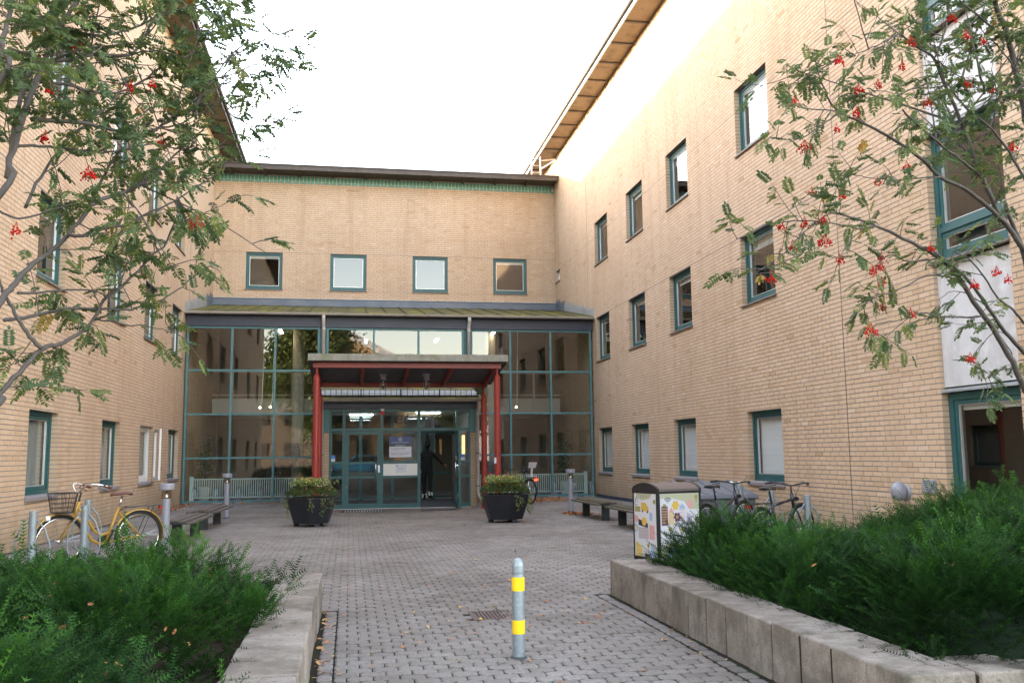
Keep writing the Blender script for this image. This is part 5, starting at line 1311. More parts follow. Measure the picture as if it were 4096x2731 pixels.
# ---------------------------------------------------------------- benches
def bench(wood):
    b = thing('bench', 'bench', 'bench', group='slatted benches in the yard'); L_ = 2.15
    for k in range(5):
        x = -.235 + .1175 * k; z = .40 - .012 * abs(k - 2) ** 1.6; m = MB()
        m.box(x - .052, x + .052, -L_ / 2, L_ / 2, z - .032, z); m.build('slat', mt[wood], b, bevel=.004)
    for y in (-.80, .80):
        m = MB(); m.box(-.075, .075, y - .045, y + .045, 0, .345); m.build('leg', mt['benchleg'], b)
        m = MB(); m.box(-.27, .27, y - .03, y + .03, .346, .366); m.build('cross_bar', mt['benchleg'], b)
    for y in (-L_ / 2 + .02, L_ / 2 - .02):
        m = MB(); m.box(-.29, .29, y - .012, y + .012, .335, .362); m.build('end_bar', mt['benchleg'], b)
    return b
b1 = bench('wood')
for i, (x, y, lab) in enumerate(((-2.74, 16.75, 'nearer slatted bench left of the path, beside the lamp bollard'), (-2.76, 19.7, 'farther slatted bench left of the path, near the left planter tub'))):
    o = b1 if i == 0 else copy_tree(b1); o.location = (x, y, 0); o['label'] = lab; o.rotation_euler = (0, 0, -.02)
b2 = bench('woodgreen')
for i, (x, y, lab) in enumerate(((5.27, 19.6, 'farther mossy bench right of the path by the brick wall'), (5.24, 16.7, 'nearer mossy bench right of the path, half behind the waste bin'))):
    o = b2 if i == 0 else copy_tree(b2); o.location = (x, y, 0); o['label'] = lab
# ---------------------------------------------------------------- flower tubs
def flower_tub(x, y, rz, lab, seed, sc=1.0):
    r = np.random.default_rng(seed); q = random.Random(seed)
    t = thing('flower_tub', lab, 'planter', (x, y, 0), group='big black flower tubs before the porch')
    def ring(rad, z, n=6): return [(x + rad * math.cos(rz + 2 * PI * k / n), y + rad * math.sin(rz + 2 * PI * k / n), z) for k in range(n)]
    a = ring(.385, .06); b = ring(.545, .545); c = ring(.56, .55); d = ring(.56, .575); e = ring(.50, .575); f_ = ring(.49, .50)
    m = MB(); V = a + b + c + d + e + f_; fs = []
    for lv in range(5): fs += [(lv * 6 + k, lv * 6 + (k + 1) % 6, lv * 6 + 6 + (k + 1) % 6, lv * 6 + 6 + k) for k in range(6)]
    fs += [tuple(range(5, -1, -1))]; m.add(V, fs); m.build('tub', mt['plantpot'], t, bevel=.008)
    m = MB(); m.add(f_, [tuple(range(6))]); m.build('soil', mt['soil'], t)
    for k in range(3):
        an = rz + 2 * PI * (k + .5) / 3 + .5; m = MB(); m.box(x + .30 * math.cos(an) - .05, x + .30 * math.cos(an) + .05, y + .30 * math.sin(an) - .05, y + .30 * math.sin(an) + .05, 0, .06); m.build('foot', mt['plantpot'], t)
    def leaves(name, P, D, S, tone, mtn, TV=None):
        TV_ = np.array([(0, 0, 0), (.5, .32, .06), (1, 0, 0), (.5, -.32, .06)]) if TV is None else TV
        V, Fc, tt = inst(TV_, np.array([(0, 1, 2, 3)]), frame_from(D, r.normal(0, .6, (len(P), 3)) + [0, 0, 1]), P, S, tone)
        link(name, np_mesh(name, V - np.array([x, y, 0]), Fc, mt[mtn], tt), t, kind='stuff')
    n = 2600; an = r.uniform(0, 2 * PI, n); ra = .50 * np.sqrt(r.random(n)); hh = .58 + .38 * (1 - (ra / .55) ** 2) * r.random(n) ** .5
    P = np.stack([x + ra * np.cos(an), y + ra * np.sin(an), hh], 1); D = np.stack([np.cos(an) * ra * 2, np.sin(an) * ra * 2, r.uniform(-.1, 1, n)], 1) + r.normal(0, .35, (n, 3))
    leaves('foliage', P, D, r.uniform(.03, .06, n), np.clip(r.normal(.32, .14, n), 0, .6), 'rowan')
    # lime variegated clump
    n = 1500; cx_, cy_ = x - .02, y - .12
    P = np.stack([cx_ + r.normal(0, .17, n), cy_ + r.normal(0, .15, n), .80 + r.uniform(0, .14, n)], 1); D = np.stack([r.normal(0, 1, n), r.normal(0, 1, n), r.uniform(0, 1.2, n)], 1)
    leaves('lime_leaves', P, D, r.uniform(.03, .05, n), r.random(n), 'lime')
    # ivy trailing over the rim
    for k in range(7):
        a0 = q.uniform(-2.9, -.2) if k < 5 else q.uniform(0, 3); L_ = q.uniform(.15, .42); nn = int(L_ * 130)
        ff = r.random(nn); rx = .57 - .05 * ff * L_ / .4; P = np.stack([x + rx * math.cos(a0) + r.normal(0, .03, nn), y + rx * math.sin(a0) + r.normal(0, .03, nn), .58 - ff * L_], 1)
        D = np.stack([np.full(nn, math.cos(a0)), np.full(nn, math.sin(a0)), np.full(nn, -.8)], 1) + r.normal(0, .4, (nn, 3))
        leaves('ivy', P, D, r.uniform(.035, .055, nn), np.clip(r.normal(.5, .1, nn), 0, .62), 'rowan')
    # grass tuft and flowers
    gx = x + (-.28 if seed == 1 else .22); m = MB()
    for k in range(70):
        a = q.uniform(0, 2 * PI); s = q.uniform(.03, .16); h = q.uniform(.25, .5); p = Vector((gx, y - .05, .60))
        m.tube([p, p + Vector((s * math.cos(a) * .4, s * math.sin(a) * .4, h * .6)), p + Vector((s * math.cos(a), s * math.sin(a), h))], [.004, .003, .0008], 3, cap=False)
    m.build('grass_tuft', mt['redgrass'], t, kind='stuff')
    for mtn, cnt, cx_, cz, sp in (('flower_red', 14, -.10 if seed == 1 else .0, .93, .10), ('flower_orange', 14, .05, .76, .28), ('flower_pink', 16 if seed == 1 else 0, .18, .80, .10)):
        if not cnt: continue
        m = MB()
        for k in range(cnt):
            p = Vector((x + cx_ + q.gauss(0, sp), y - .2 + q.gauss(0, .08), cz + q.gauss(0, .03))); m.ball(p, q.uniform(.012, .022), 6, 4, (1, 1, .55))
            if k % 3 == 0: m.tube([p, p + Vector((0, .03, -.16))], .002, 3, cap=False)
        m.build('flowers', mt[mtn], t, kind='stuff')
mt['lime'] = mat('lime_variegated_leaf', (.3, .35, .08), .5, attr=[(.10, .16, .04), (.26, .33, .08), (.42, .46, .16)], transl=.25)
mt['redgrass'] = mat('reddish_grass', (.22, .10, .03), .6, noise=(20, (.12, .16, .03), .4, .6))
mt['flower_red'] = mat('red_orange_flower', (.65, .09, .03), .6); mt['flower_orange'] = mat('orange_flower', (.50, .20, .05), .6); mt['flower_pink'] = mat('pale_pink_flower', (.65, .40, .33), .6)
flower_tub(-.74, 19.33, math.radians(-95 + 30 + 30), 'black flower tub with red and pink flowers left of the doors', 1)
flower_tub(3.215, 19.22, math.radians(-88 + 60), 'black flower tub with lime leaves and grasses right of the doors', 2)
# ---------------------------------------------------------------- bicycle stands
def stand(lab):
    s = thing('bicycle_stand', lab, 'stand', group='steel bicycle stands with side hoops')
    m = MB(); m.lathe([(.045, 0), (.045, .80), (.038, .805)], n=16); m.build('post', mt['steel'], s)
    for sg_ in (-1, 1):
        m = MB(); m.tube([(sg_ * .04, 0, .70), (sg_ * .13, 0, .60), (sg_ * .19, 0, .42), (sg_ * .19, 0, .25), (sg_ * .13, 0, .10), (sg_ * .05, 0, .06)], .010, 6); m.build('hoop', mt['steel'], s, smooth=True)
    return s
bs = stand('x')
for i, (x, y, a, lab) in enumerate(((-3.60, 11.6, .1, 'steel bicycle stand in front of the yellow bicycle basket, nearest left'), (-3.34, 12.75, .1, 'steel bicycle stand overlapping the basket of the yellow bicycle'), (-3.76, 14.5, .1, 'steel bicycle stand behind the handlebar of the yellow bicycle'),
        (6.60, 15.0, .2, 'steel bicycle stand beside the grey storage box'), (6.30, 13.2, .2, 'steel bicycle stand between the two dark bicycles'), (6.10, 11.7, .2, 'steel bicycle stand in front of the dark bicycle front wheel'))):
    o = bs if i == 0 else copy_tree(bs); o.location = (x, y, 0); o.rotation_euler = (0, 0, a); o['label'] = lab
# low wheel racks before the glass
wr = thing('wheel_rack', 'rack', 'rack', group='low wheel racks along the glass front')
for sg_ in (-1, 1):
    m = MB(); m.tube([(sg_ * .03, -.28, .012), (sg_ * .03, -.25, .16), (sg_ * .03, -.05, .46), (sg_ * .03, .10, .50), (sg_ * .03, .2, .4), (sg_ * .03, .25, .012)], .009, 6); m.build('loop', mt['steel'], wr)
m = MB(); m.box(-.16, .16, .2, .24, .0, .03); m.build('base_bar', mt['steel'], wr)
k = 0
for x in (-4.6, -3.95, -3.3, -2.65, -2.0, -1.35, 4.45, 5.2, 5.85, 6.5, 7.15, 7.7):
    o = wr if k == 0 else copy_tree(wr); o.location = (x, 29.2, 0); k += 1
    i_ = (k - 1) % 6; o['label'] = '%s low wheel rack before the %s glass front, counted from the left' % (('first', 'second', 'third', 'fourth', 'fifth', 'last')[i_], 'left' if x < 0 else 'right'); o['group'] = 'low wheel racks along the %s glass front' % ('left' if x < 0 else 'right')
# ---------------------------------------------------------------- bicycles
def bicycle(lab, rear, front, paint, kind):
    dx, dy = front[0] - rear[0], front[1] - rear[1]; wb = 1.08; rz = math.atan2(dy, dx); R_w = .34
    b = thing('bicycle', lab, 'bicycle', (rear[0], rear[1], 0), rz)
    def P(x, z, y=0): return Vector((x, y, z))
    save = b.location.copy(); b.location = (0, 0, 0)
    pm = mt[paint]
    for hx in (0, wb):
        w = empty('wheel', b)
        m = MB(); m.tube([(hx + (R_w - .02) * math.cos(a), 0, R_w + (R_w - .02) * math.sin(a)) for a in np.linspace(0, 2 * PI, 41)[:-1]], .024, 8, closed=True); m.build('tyre', mt['rubber'], w, smooth=True)
        m = MB(); m.tube([(hx + (R_w - .045) * math.cos(a), 0, R_w + (R_w - .045) * math.sin(a)) for a in np.linspace(0, 2 * PI, 41)[:-1]], .010, 6, closed=True); m.build('rim', mt['chrome'], w, smooth=True)
        m = MB()
        for k in range(28):
            a = 2 * PI * k / 28; m.tube([(hx, .02 * (-1) ** k, R_w), (hx + (R_w - .05) * math.cos(a + .2 * (-1) ** (k // 2)), 0, R_w + (R_w - .05) * math.sin(a + .2 * (-1) ** (k // 2)))], .0011, 3, cap=False)
        m.build('spokes', mt['chrome'], w)
        m = MB(); m.tube([(hx, -.05, R_w), (hx, .05, R_w)], .022, 10); m.build('hub', mt['chrome'], w)
        if kind != 'yellow':
            for y_ in (-.0205, .0205):
                m = MB()
                for (a0, a1) in ((.3, 1.0), (1.3, 2.4), (2.7, 3.2), (3.6, 4.3), (5.0, 5.9)): m.tube([(hx + (R_w - .038) * math.cos(a), y_, R_w + (R_w - .038) * math.sin(a)) for a in np.linspace(a0, a1, 9)], .004, 4)
                m.build('reflective_strip', mt['reflect'], w)
        m = MB(); rr = R_w + .022; a0, a1 = ((.15 * PI, 1.08 * PI) if hx == 0 else (.05 * PI, .85 * PI))
        vs = []; fs = []; A_ = np.linspace(a0, a1, 22)
        for a in A_:
            for y_, dr in ((-.03, -.014), (-.016, .002), (.016, .002), (.03, -.014)): vs.append((hx + (rr + dr) * math.cos(a), y_, R_w + (rr + dr) * math.sin(a)))
        for i in range(len(A_) - 1):
            for j in range(3): fs.append((i * 4 + j, i * 4 + j + 1, i * 4 + 5 + j, i * 4 + 4 + j))
        m.add(vs, fs); m.build('mudguard', pm if kind == 'yellow' else mt['black'], b)
    bb = P(.46, .29); seat = P(.30, .74); hd = P(.86, .80); hb = P(.90, .62)
    m = MB(); T_ = lambda pts, r_: m.tube(pts, r_ * 1.22, 8)
    T_([bb, seat], .016); T_([hd + Vector((-.012, 0, .04)), hb + Vector((.01, 0, -.02))], .019)
    if kind == 'yellow':
        T_([P(.865, .775), P(.74, .62), P(.62, .44), P(.53, .38), P(.40, .42)], .015); T_([P(.89, .66), P(.80, .55), P(.66, .33), P(.55, .27), bb], .017)
    else:
        T_([P(.87, .76), P(.33, .70)] if kind == 'a' else [P(.87, .74), P(.36, .55)], .016); T_([hb, bb], .019)
    for y_ in (-.05, .05): T_([P(0, R_w, y_), P(.30, .67, y_ * .4)], .008); T_([P(0, R_w, y_), P(.44, .29, y_ * .6)], .009)
    m.build('frame', pm, b, smooth=True)
    m = MB()
    for y_ in (-.05, .05): m.tube([P(wb, R_w, y_), P(.97, .50, y_), P(.915, .61, y_ * .7)], [.009, .012, .013], 7)
    m.build('fork', mt['black'] if kind != 'yellow' else pm, b, smooth=True)
    top = P(.835, .93) if kind != 'yellow' else P(.82, .96)
    m = MB(); m.tube([hd, top], .013, 8); m.build('stem', mt['black'], b, smooth=True)
    m = MB()
    if kind == 'yellow': hbp = [P(.60, 1.035, s * .30) for s in (1,)] ; pts = [P(.56, 1.01, -.29), P(.68, 1.05, -.28), P(.84, 1.06, -.20), P(.87, .97, -.06), P(.83, .96, 0), P(.87, .97, .06), P(.84, 1.06, .20), P(.68, 1.05, .28), P(.56, 1.01, .29)]
    else: pts = [P(.72, .97, -.31), P(.80, .98, -.24), P(.85, .96, -.10), P(.84, .94, 0), P(.85, .96, .10), P(.80, .98, .24), P(.72, .97, .31)]
    m.tube(smooth_path(pts, 3), .011, 8); m.build('handlebar', mt['chrome'] if kind == 'yellow' else mt['black'], b, smooth=True)
    for s in (-1, 1):
        e0, e1 = (pts[0], pts[1]) if s < 0 else (pts[-1], pts[-2]); m = MB(); m.tube([e0, e0.lerp(e1, .95)], .016, 8); m.build('grip', mt['leather'] if kind == 'yellow' else mt['black'], b, smooth=True)
        m = MB(); m.tube([e1, e1 + Vector((.05, s * -.02, -.03)), e0 + Vector((.05, 0, -.04))], .006, 5); m.build('brake_lever', mt['black'], b)
    m = MB(); m.tube([seat, P(.255, .89)], .013, 8); m.build('seat_post', mt['chrome'] if kind == 'yellow' else mt['black'], b, smooth=True)
    m = MB(); V = []; ns = 9; prof = [(-.13, .085, .0), (-.11, .105, .01), (-.06, .10, .012), (0, .06, .006), (.06, .032, .004), (.12, .022, .004), (.15, .008, -.01)]
    for (xx, w_, zz) in prof:
        for k in range(ns):
            a = PI * k / (ns - 1); V.append((.27 + xx, w_ * math.cos(a), .905 + zz + .035 * math.sin(a)))
        V.append((.27 + xx, 0, .895 + zz))
    fs = [(i * 10 + k, i * 10 + (k + 1) % 10, (i + 1) * 10 + (k + 1) % 10, (i + 1) * 10 + k) for i in range(len(prof) - 1) for k in range(10)] + [tuple(range(9, -1, -1)), tuple(60 + k for k in range(10))]
    m.add(V, fs); m.build('saddle', mt['leather'] if kind == 'yellow' else mt['black'], b, smooth=True)
    m = MB()
    for y_ in (-.055, -.018, .018, .055): m.tube([P(-.28, .745, y_), P(.20, .735, y_)], .005, 5)
    for xx in (-.28, -.12, .04, .19): m.tube([P(xx, .74, -.06), P(xx, .74, .06)], .005, 5)
    for y_ in (-.06, .06): m.tube([P(-.18, .74, y_), P(.0, R_w, y_)], .005, 5); m.tube([P(.20, .735, y_), P(.28, .70, 0)], .005, 5)
    m.build('luggage_rack', mt['black'], b)
    m = MB(); m.box(-.32, -.29, -.03, .03, .69, .73); m.build('rear_light', mat('red_lens', (.4, .01, .02), .2), b)
    m = MB(); m.tube([P(.46, .29, -.05), P(.46, .29, -.06)], .09, 16); m.bar(P(.46, .29, -.065), P(.53, .14, -.065), .018); m.bar(P(.46, .29, .06), P(.39, .44, .06), .018); m.box(.49, .57, -.13, -.07, .125, .145); m.box(.35, .43, .07, .13, .43, .45)
    m.tube([P(.46, .37, -.055), P(0, R_w + .035, -.055)], .004, 4); m.tube([P(.46, .21, -.055), P(0, R_w - .035, -.055)], .004, 4); m.build('crank_set', mt['black'], b)
    if kind == 'yellow':
        k_ = empty('basket', b); m = MB(); ax_, az = 1.06, .71
        for z, s in ((0, .75), (.06, .80), (.12, .86), (.18, .92), (.25, 1.0)):
            m.tube([(ax_ + .155 * s * math.copysign(abs(math.cos(a)) ** .6, math.cos(a)), .19 * s * math.copysign(abs(math.sin(a)) ** .6, math.sin(a)), az + z) for a in np.linspace(0, 2 * PI, 25)[:-1]], .006 if z > .24 or z == 0 else .003, 4, closed=True)
        for a in np.linspace(0, 2 * PI, 49)[:-1]:
            c_, s_ = math.copysign(abs(math.cos(a)) ** .6, math.cos(a)), math.copysign(abs(math.sin(a)) ** .6, math.sin(a)); m.tube([(ax_ + .155 * .75 * c_, .19 * .75 * s_, az), (ax_ + .155 * c_, .19 * s_, az + .25)], .0024, 3, cap=False)
        m.build('wire_mesh', mt['black'], k_); m = MB(); m.box(ax_ - .11, ax_ + .11, -.14, .14, az, az + .004); m.build('basket_floor', mt['black'], k_)
        m = MB(); m.tube([P(wb + .14, .64), P(wb + .19, .64)], .035, 12); m.build('headlight', mt['reflect'], b)
    else:
        for s in (-1, 1):
            if kind == 'b': m = MB(); m.ball(P(.88, .945, s * .065), .03, 10, 6); m.build('reflector', mt['reflect'], b)
        m = MB(); m.tube([P(.96, .76), P(1.0, .76)], .03, 10); m.build('headlight', mt['black'], b)
        m = MB(); m.tube(smooth_path([P(.80, .97, -.2), P(.98, 1.0, -.1), P(1.0, .85, 0), P(.92, .65, .02)], 3), .003, 4); m.tube(smooth_path([P(.80, .97, .2), P(.97, .96, .12), P(.98, .82, 0), P(.90, .6, 0)], 3), .003, 4); m.build('cables', mt['black'], b)
    b.location = save
    s = math.hypot(dx, dy) / wb
    return b
mt['darkpaint'] = mat('glossy_black_blue_paint', (.012, .016, .026), .25, coat=.5)
mt['orangepaint'] = mat('orange_brown_paint', (.30, .10, .03), .3)
bicycle('mustard yellow step-through bicycle with black front basket and brown saddle', (-2.86, 13.62), (-3.68, 12.92), 'yellow', 'yellow')
bicycle('dark city bicycle whose front wheel points at the brick wall, nearest the stands', (5.14, 11.1), (5.99, 11.72), 'darkpaint', 'a')
bicycle('dark bicycle with two bright reflectors on its handlebar behind the waste bin', (4.80, 12.1), (5.62, 12.75), 'darkpaint', 'b')
bk = bicycle('dark bicycle with a lit red rear light and child seat before the right glass', (5.02, 25.75), (4.60, 26.75), 'darkpaint', 'c')
rl = MB(); rl.box(-.335, -.321, -.055, .055, .66, .70); o = rl.mesh('lit_rear_light', mt['redlight']); link('lit_rear_light', o, bk)
cs = MB(); cs.hexa([(-.14, -.12, 1.0), (-.11, -.12, 1.0), (-.11, .12, 1.0), (-.14, .12, 1.0), (-.20, -.14, 1.16), (-.17, -.14, 1.16), (-.17, .14, 1.16), (-.20, .14, 1.16)]); cs.bar((-.10, 0, .76), (-.13, 0, 1.02), .05); cs.box(-.25, .02, -.11, .11, .75, .78)
link('child_seat', cs.mesh('child_seat', mt['panelwhite']), bk, bevel=.02)
# ---------------------------------------------------------------- waste bin with printed sides
C0 = Vector((3.885, 11.40, 0)); dn = Vector((-.155, .50, 0)); dn = dn.normalized() * .56; dl = Vector((dn.y, -dn.x, 0)).normalized() * .70
bn = thing('waste_bin', 'tall waste bin printed with colourful city drawings and a curved brown lid', 'bin', C0 + (dn + dl) / 2)
e1, e2 = dn.normalized(), dl.normalized()
def BP(a, b_, z): return tuple(C0 + e1 * a + e2 * b_ + Vector((0, 0, z)))   # a along narrow side, b along long side
w1, w2, hz = .56, .70, .90
m = MB(); m.box(.006, w1 - .006, .006, w2 - .006, .02, hz, BP); m.build('body', mt['black'], bn)
for a in (0, w1 - .04):
    for b_ in (0, w2 - .04):
        m = MB(); m.box(a, a + .04, b_, b_ + .04, .0, hz + .002, BP); m.build('corner_post', mt['black'], bn, bevel=.006)
def lid_poly(b_, off=0): return [Vector(BP(a, b_, z + off)) for a, z in [(w1 * (k / 10), hz + .035 + .075 * math.sin(PI * k / 10) ** .7) for k in range(11)]]
for b_ in (-.004, w2 - .03):
    p = lid_poly(b_); p = [Vector(BP(0, b_, hz - .03)) ] + p + [Vector(BP(w1, b_, hz - .03))]; m = MB(); m.prism(p, e2 * .034); m.build('lid_end', mt['black'], bn)
pa = lid_poly(.03, -.004); pb = lid_poly(w2 - .03, -.004); m = MB(); V = pa + pb; m.add(V, [(k, k + 1, 12 + k, 11 + k) for k in range(10)]); m.add([BP(-.002, .03, hz), BP(-.002, w2 - .03, hz), pb[0], pa[0]], [(0, 1, 2, 3)]); m.build('lid', mt['binmetal'], bn, smooth=True)
base = mat('print_white', (.62, .63, .67), .45)
cols_ = {k: mat('print_' + k, v, .5) for k, v in dict(yellow=(.62, .42, .07), plum=(.115, .05, .115), pink=(.60, .33, .33), blue=(.30, .43, .62), green=(.42, .44, .30), olive=(.30, .29, .10), lilac=(.40, .38, .48), dark=(.03, .03, .07), cream=(.62, .52, .25)).items()}
def art_face(fn, W, H, items, nm):
    e_ = empty(nm, bn)
    m = MB(); m.box(0, W, 0, .004, 0, H, fn); m.build('panel', base, e_, bevel=0)
    layers = {}
    for it in items:
        layers.setdefault(it[0], []).append(it)
    d = [0]
    for col, its in layers.items():
        m = MB()
        for it in its:
            _, shp, *a = it; dd = -.0012 - .0006 * a[-1]; a = a[:-1]
            if shp == 'r': x0, x1, z0, z1 = a; p = [(x0, z0), (x1, z0), (x1, z1), (x0, z1)]
            elif shp == 'p': p = a[0]
            elif shp == 'c': cx_, cz, r_ = a; p = [(cx_ + r_ * math.cos(t), cz + r_ * math.sin(t)) for t in np.linspace(0, 2 * PI, 17)[:-1]]
            elif shp == 'f': cx_, cz, r_ = a; p = [(cx_ + r_ * (1 + .16 * math.cos(6 * t)) * math.cos(t), cz + r_ * (1 + .16 * math.cos(6 * t)) * math.sin(t)) for t in np.linspace(0, 2 * PI, 37)[:-1]]
            elif shp == 'arc':
                cx_, cz, r_, w_, t0, t1 = a; A_ = np.linspace(t0, t1, 10)
                for t, u in zip(A_[:-1], A_[1:]): m.add([fn(cx_ + (r_ - w_) * math.cos(t), dd, cz + (r_ - w_) * math.sin(t)), fn(cx_ + (r_ - w_) * math.cos(u), dd, cz + (r_ - w_) * math.sin(u)), fn(cx_ + r_ * math.cos(u), dd, cz + r_ * math.sin(u)), fn(cx_ + r_ * math.cos(t), dd, cz + r_ * math.sin(t))], [(0, 1, 2, 3)])
                continue
            p = [(min(max(x, 0.002), W - .002), min(max(z, .002), H - .002)) for x, z in p]
            m.add([fn(x, dd, z) for x, z in p], [tuple(range(len(p)))])
        m.build('printed_' + col, cols_[col], e_)
def windows_grid(x0, x1, z0, z1, nx, nz, col, lv, w=.5, h=.55):
    out = []; dx_, dz = (x1 - x0) / nx, (z1 - z0) / nz
    for i in range(nx):
        for j in range(nz): out.append((col, 'r', x0 + dx_ * (i + .5 - w / 2), x0 + dx_ * (i + .5 + w / 2), z0 + dz * (j + .5 - h / 2), z0 + dz * (j + .5 + h / 2), lv))
    return out
# long side: front corner C0 at left, running along e2
LW, LH = w2 - .08, hz - .09
def FL(x, d, z): return tuple(C0 + e2 * (.04 + x) + e1 * (-.0 + d - .001) + Vector((0, 0, .06 + z)))
it = [('green', 'p', [(.0, LH), (.55, LH), (.62, LH), (.62, LH - .21), (.46, LH - .20), (.38, LH - .10), (.15, LH - .05), (0, LH - .06)], 0), ('green', 'p', [(.62, LH - .24), (.62, LH - .46), (.56, LH - .45), (.57, LH - .30)], 0),
      ('plum', 'r', .015, .115, LH - .40, LH - .16, 1), ('cream', 'r', .125, .215, LH - .39, LH - .24, 1), ('pink', 'p', [(.125, LH - .24), (.215, LH - .24), (.17, LH - .17)], 1), ('blue', 'p', [(.30, LH - .20), (.39, LH - .20), (.39, LH - .17), (.345, LH - .13), (.30, LH - .17)], 1),
      ('lilac', 'p', [(.42, LH - .40), (.50, LH - .40), (.50, LH - .29), (.42, LH - .24)], 1), ('olive', 'p', [(.03, LH - .16), (.10, LH - .16), (.085, LH - .13), (.05, LH - .125)], 1),
      ('yellow', 'f', .24, LH - .15, .055, 2), ('plum', 'f', .265, LH - .30, .055, 2), ('yellow', 'c', .265, LH - .295, .020, 3), ('pink', 'f', .47, LH - .14, .052, 2), ('blue', 'r', .35, .385, LH - .40, LH - .36, 2),
      ('olive', 'c', .15, LH - .45, .032, 2), ('dark', 'r', .146, .154, LH - .56, LH - .47, 2), ('olive', 'c', .575, LH - .05, .028, 2), ('dark', 'r', .571, .579, LH - .12, LH - .07, 2), ('dark', 'c', .12, LH - .115, .006, 2),
      ('cream', 'c', .33, LH - .47, .035, 2), ('dark', 'p', [(.21, LH - .51), (.40, LH - .56), (.40, LH - .58), (.20, LH - .53)], 3), ('green', 'p', [(0, LH - .65), (.2, LH - .62), (.62, LH - .7), (.62, 0), (0, 0)], 0), ('blue', 'p', [(.1, LH - .68), (.5, LH - .72), (.5, LH - .8), (.1, LH - .8)], 1)]
for k, r_ in enumerate((.075, .055, .035)): it.append(('dark', 'arc', .12, LH - .12, r_, .010, PI * .22, PI * .78, 2))
it += windows_grid(.02, .11, LH - .38, LH - .17, 4, 6, 'yellow', 3) + windows_grid(.13, .21, LH - .38, LH - .25, 3, 4, 'pink', 3) + windows_grid(.30, .39, LH - .36, LH - .20, 4, 5, 'pink', 3) + windows_grid(.43, .50, LH - .39, LH - .30, 4, 3, 'plum', 3)
art_face(FL, LW, LH, it, 'long_printed_side')
SW = w1 - .08
def FS(x, d, z): return tuple(C0 + e1 * (w1 - .04 - x) + e2 * (d - .001) + Vector((0, 0, .06 + z)))
it = [('green', 'p', [(.05, LH), (.40, LH), (.36, LH - .06), (.18, LH - .09), (.05, LH - .05)], 0), ('yellow', 'p', [(.16, LH - .22), (.16, LH - .12), (.26, LH - .12), (.32, LH - .18), (.33, LH - .23)], 1), ('dark', 'c', .19, LH - .23, .016, 2), ('dark', 'c', .30, LH - .235, .016, 2),
      ('dark', 'p', [(.09, LH - .33), (.30, LH - .38), (.30, LH - .44), (.09, LH - .41)], 1), ('yellow', 'c', .22, LH - .36, .055, 2), ('lilac', 'r', .09, .31, LH - .58, LH - .44, 1), ('pink', 'r', .33, .44, LH - .58, LH - .40, 1), ('pink', 'c', .04, LH - .33, .05, 1), ('blue', 'c', .03, LH - .45, .055, 1), ('cream', 'c', .03, LH - .45, .03, 2),
      ('olive', 'r', .02, .14, LH - .24, LH - .17, 1), ('blue', 'r', .34, .40, LH - .34, LH - .24, 1), ('olive', 'c', .30, LH - .66, .028, 2), ('dark', 'r', .297, .303, LH - .76, LH - .68, 2), ('yellow', 'p', [(.02, 0), (.16, 0), (.16, .12), (.03, .19)], 1), ('plum', 'r', .22, .34, .0, .045, 1),
      ('blue', 'p', [(.36, .16), (.40, .14), (.47, .02), (.47, 0), (.34, 0)], 1), ('olive', 'c', .45, LH - .10, .03, 2)]
for k in range(3): it.append(('dark', 'p', [(.16 + .06 * k, LH - .02), (.166 + .06 * k, LH - .02), (.166 + .06 * k, LH - .06), (.16 + .06 * k, LH - .06)], 2))
for (p, q) in (((.02, LH - .14), (.055, LH - .05)), ((.055, LH - .05), (.09, LH - .12)), ((.02, LH - .15), (.08, LH - .15))):
    dx_, dz = q[0] - p[0], q[1] - p[1]; l_ = math.hypot(dx_, dz); nx_, nz_ = -dz / l_ * .004, dx_ / l_ * .004; it.append(('dark', 'p', [(p[0] - nx_, p[1] - nz_), (q[0] - nx_, q[1] - nz_), (q[0] + nx_, q[1] + nz_), (p[0] + nx_, p[1] + nz_)], 3))
it += windows_grid(.04, .15, .01, .13, 3, 2, 'cream', 2, .6, .7) + windows_grid(.10, .30, LH - .57, LH - .45, 10, 3, 'cream', 2, .4, .6)
art_face(FS, SW, LH, it, 'narrow_printed_side')
# ---------------------------------------------------------------- grey storage box by the wall
gbx = thing('storage_box', 'grey plastic storage box with ribbed lid behind the dark bicycles', 'box', (6.4, 15.9, 0))
m = MB(); m.hexa([(5.75, 15.35, 0), (6.95, 15.35, 0), (6.95, 16.25, 0), (5.75, 16.25, 0), (5.68, 15.3, .58), (7.02, 15.3, .58), (7.02, 16.3, .58), (5.68, 16.3, .58)]); m.build('box_body', mt['greybin'], gbx, bevel=.02)
m = MB(); m.hexa([(5.63, 15.25, .585), (7.07, 15.25, .585), (7.07, 16.35, .585), (5.63, 16.35, .585), (5.66, 15.28, .66), (7.04, 15.28, .66), (7.0, 16.3, .86), (5.70, 16.3, .86)]); m.build('box_lid', mt['greybin'], gbx, bevel=.02)
for k in range(5):
    x = 5.8 + .27 * k; m = MB(); m.hexa([(x, 15.3, .66), (x + .1, 15.3, .66), (x + .1, 16.28, .86), (x, 16.28, .86), (x + .01, 15.32, .685), (x + .09, 15.32, .685), (x + .09, 16.26, .885), (x + .01, 16.26, .885)]); m.build('lid_rib', mt['greybin'], gbx)
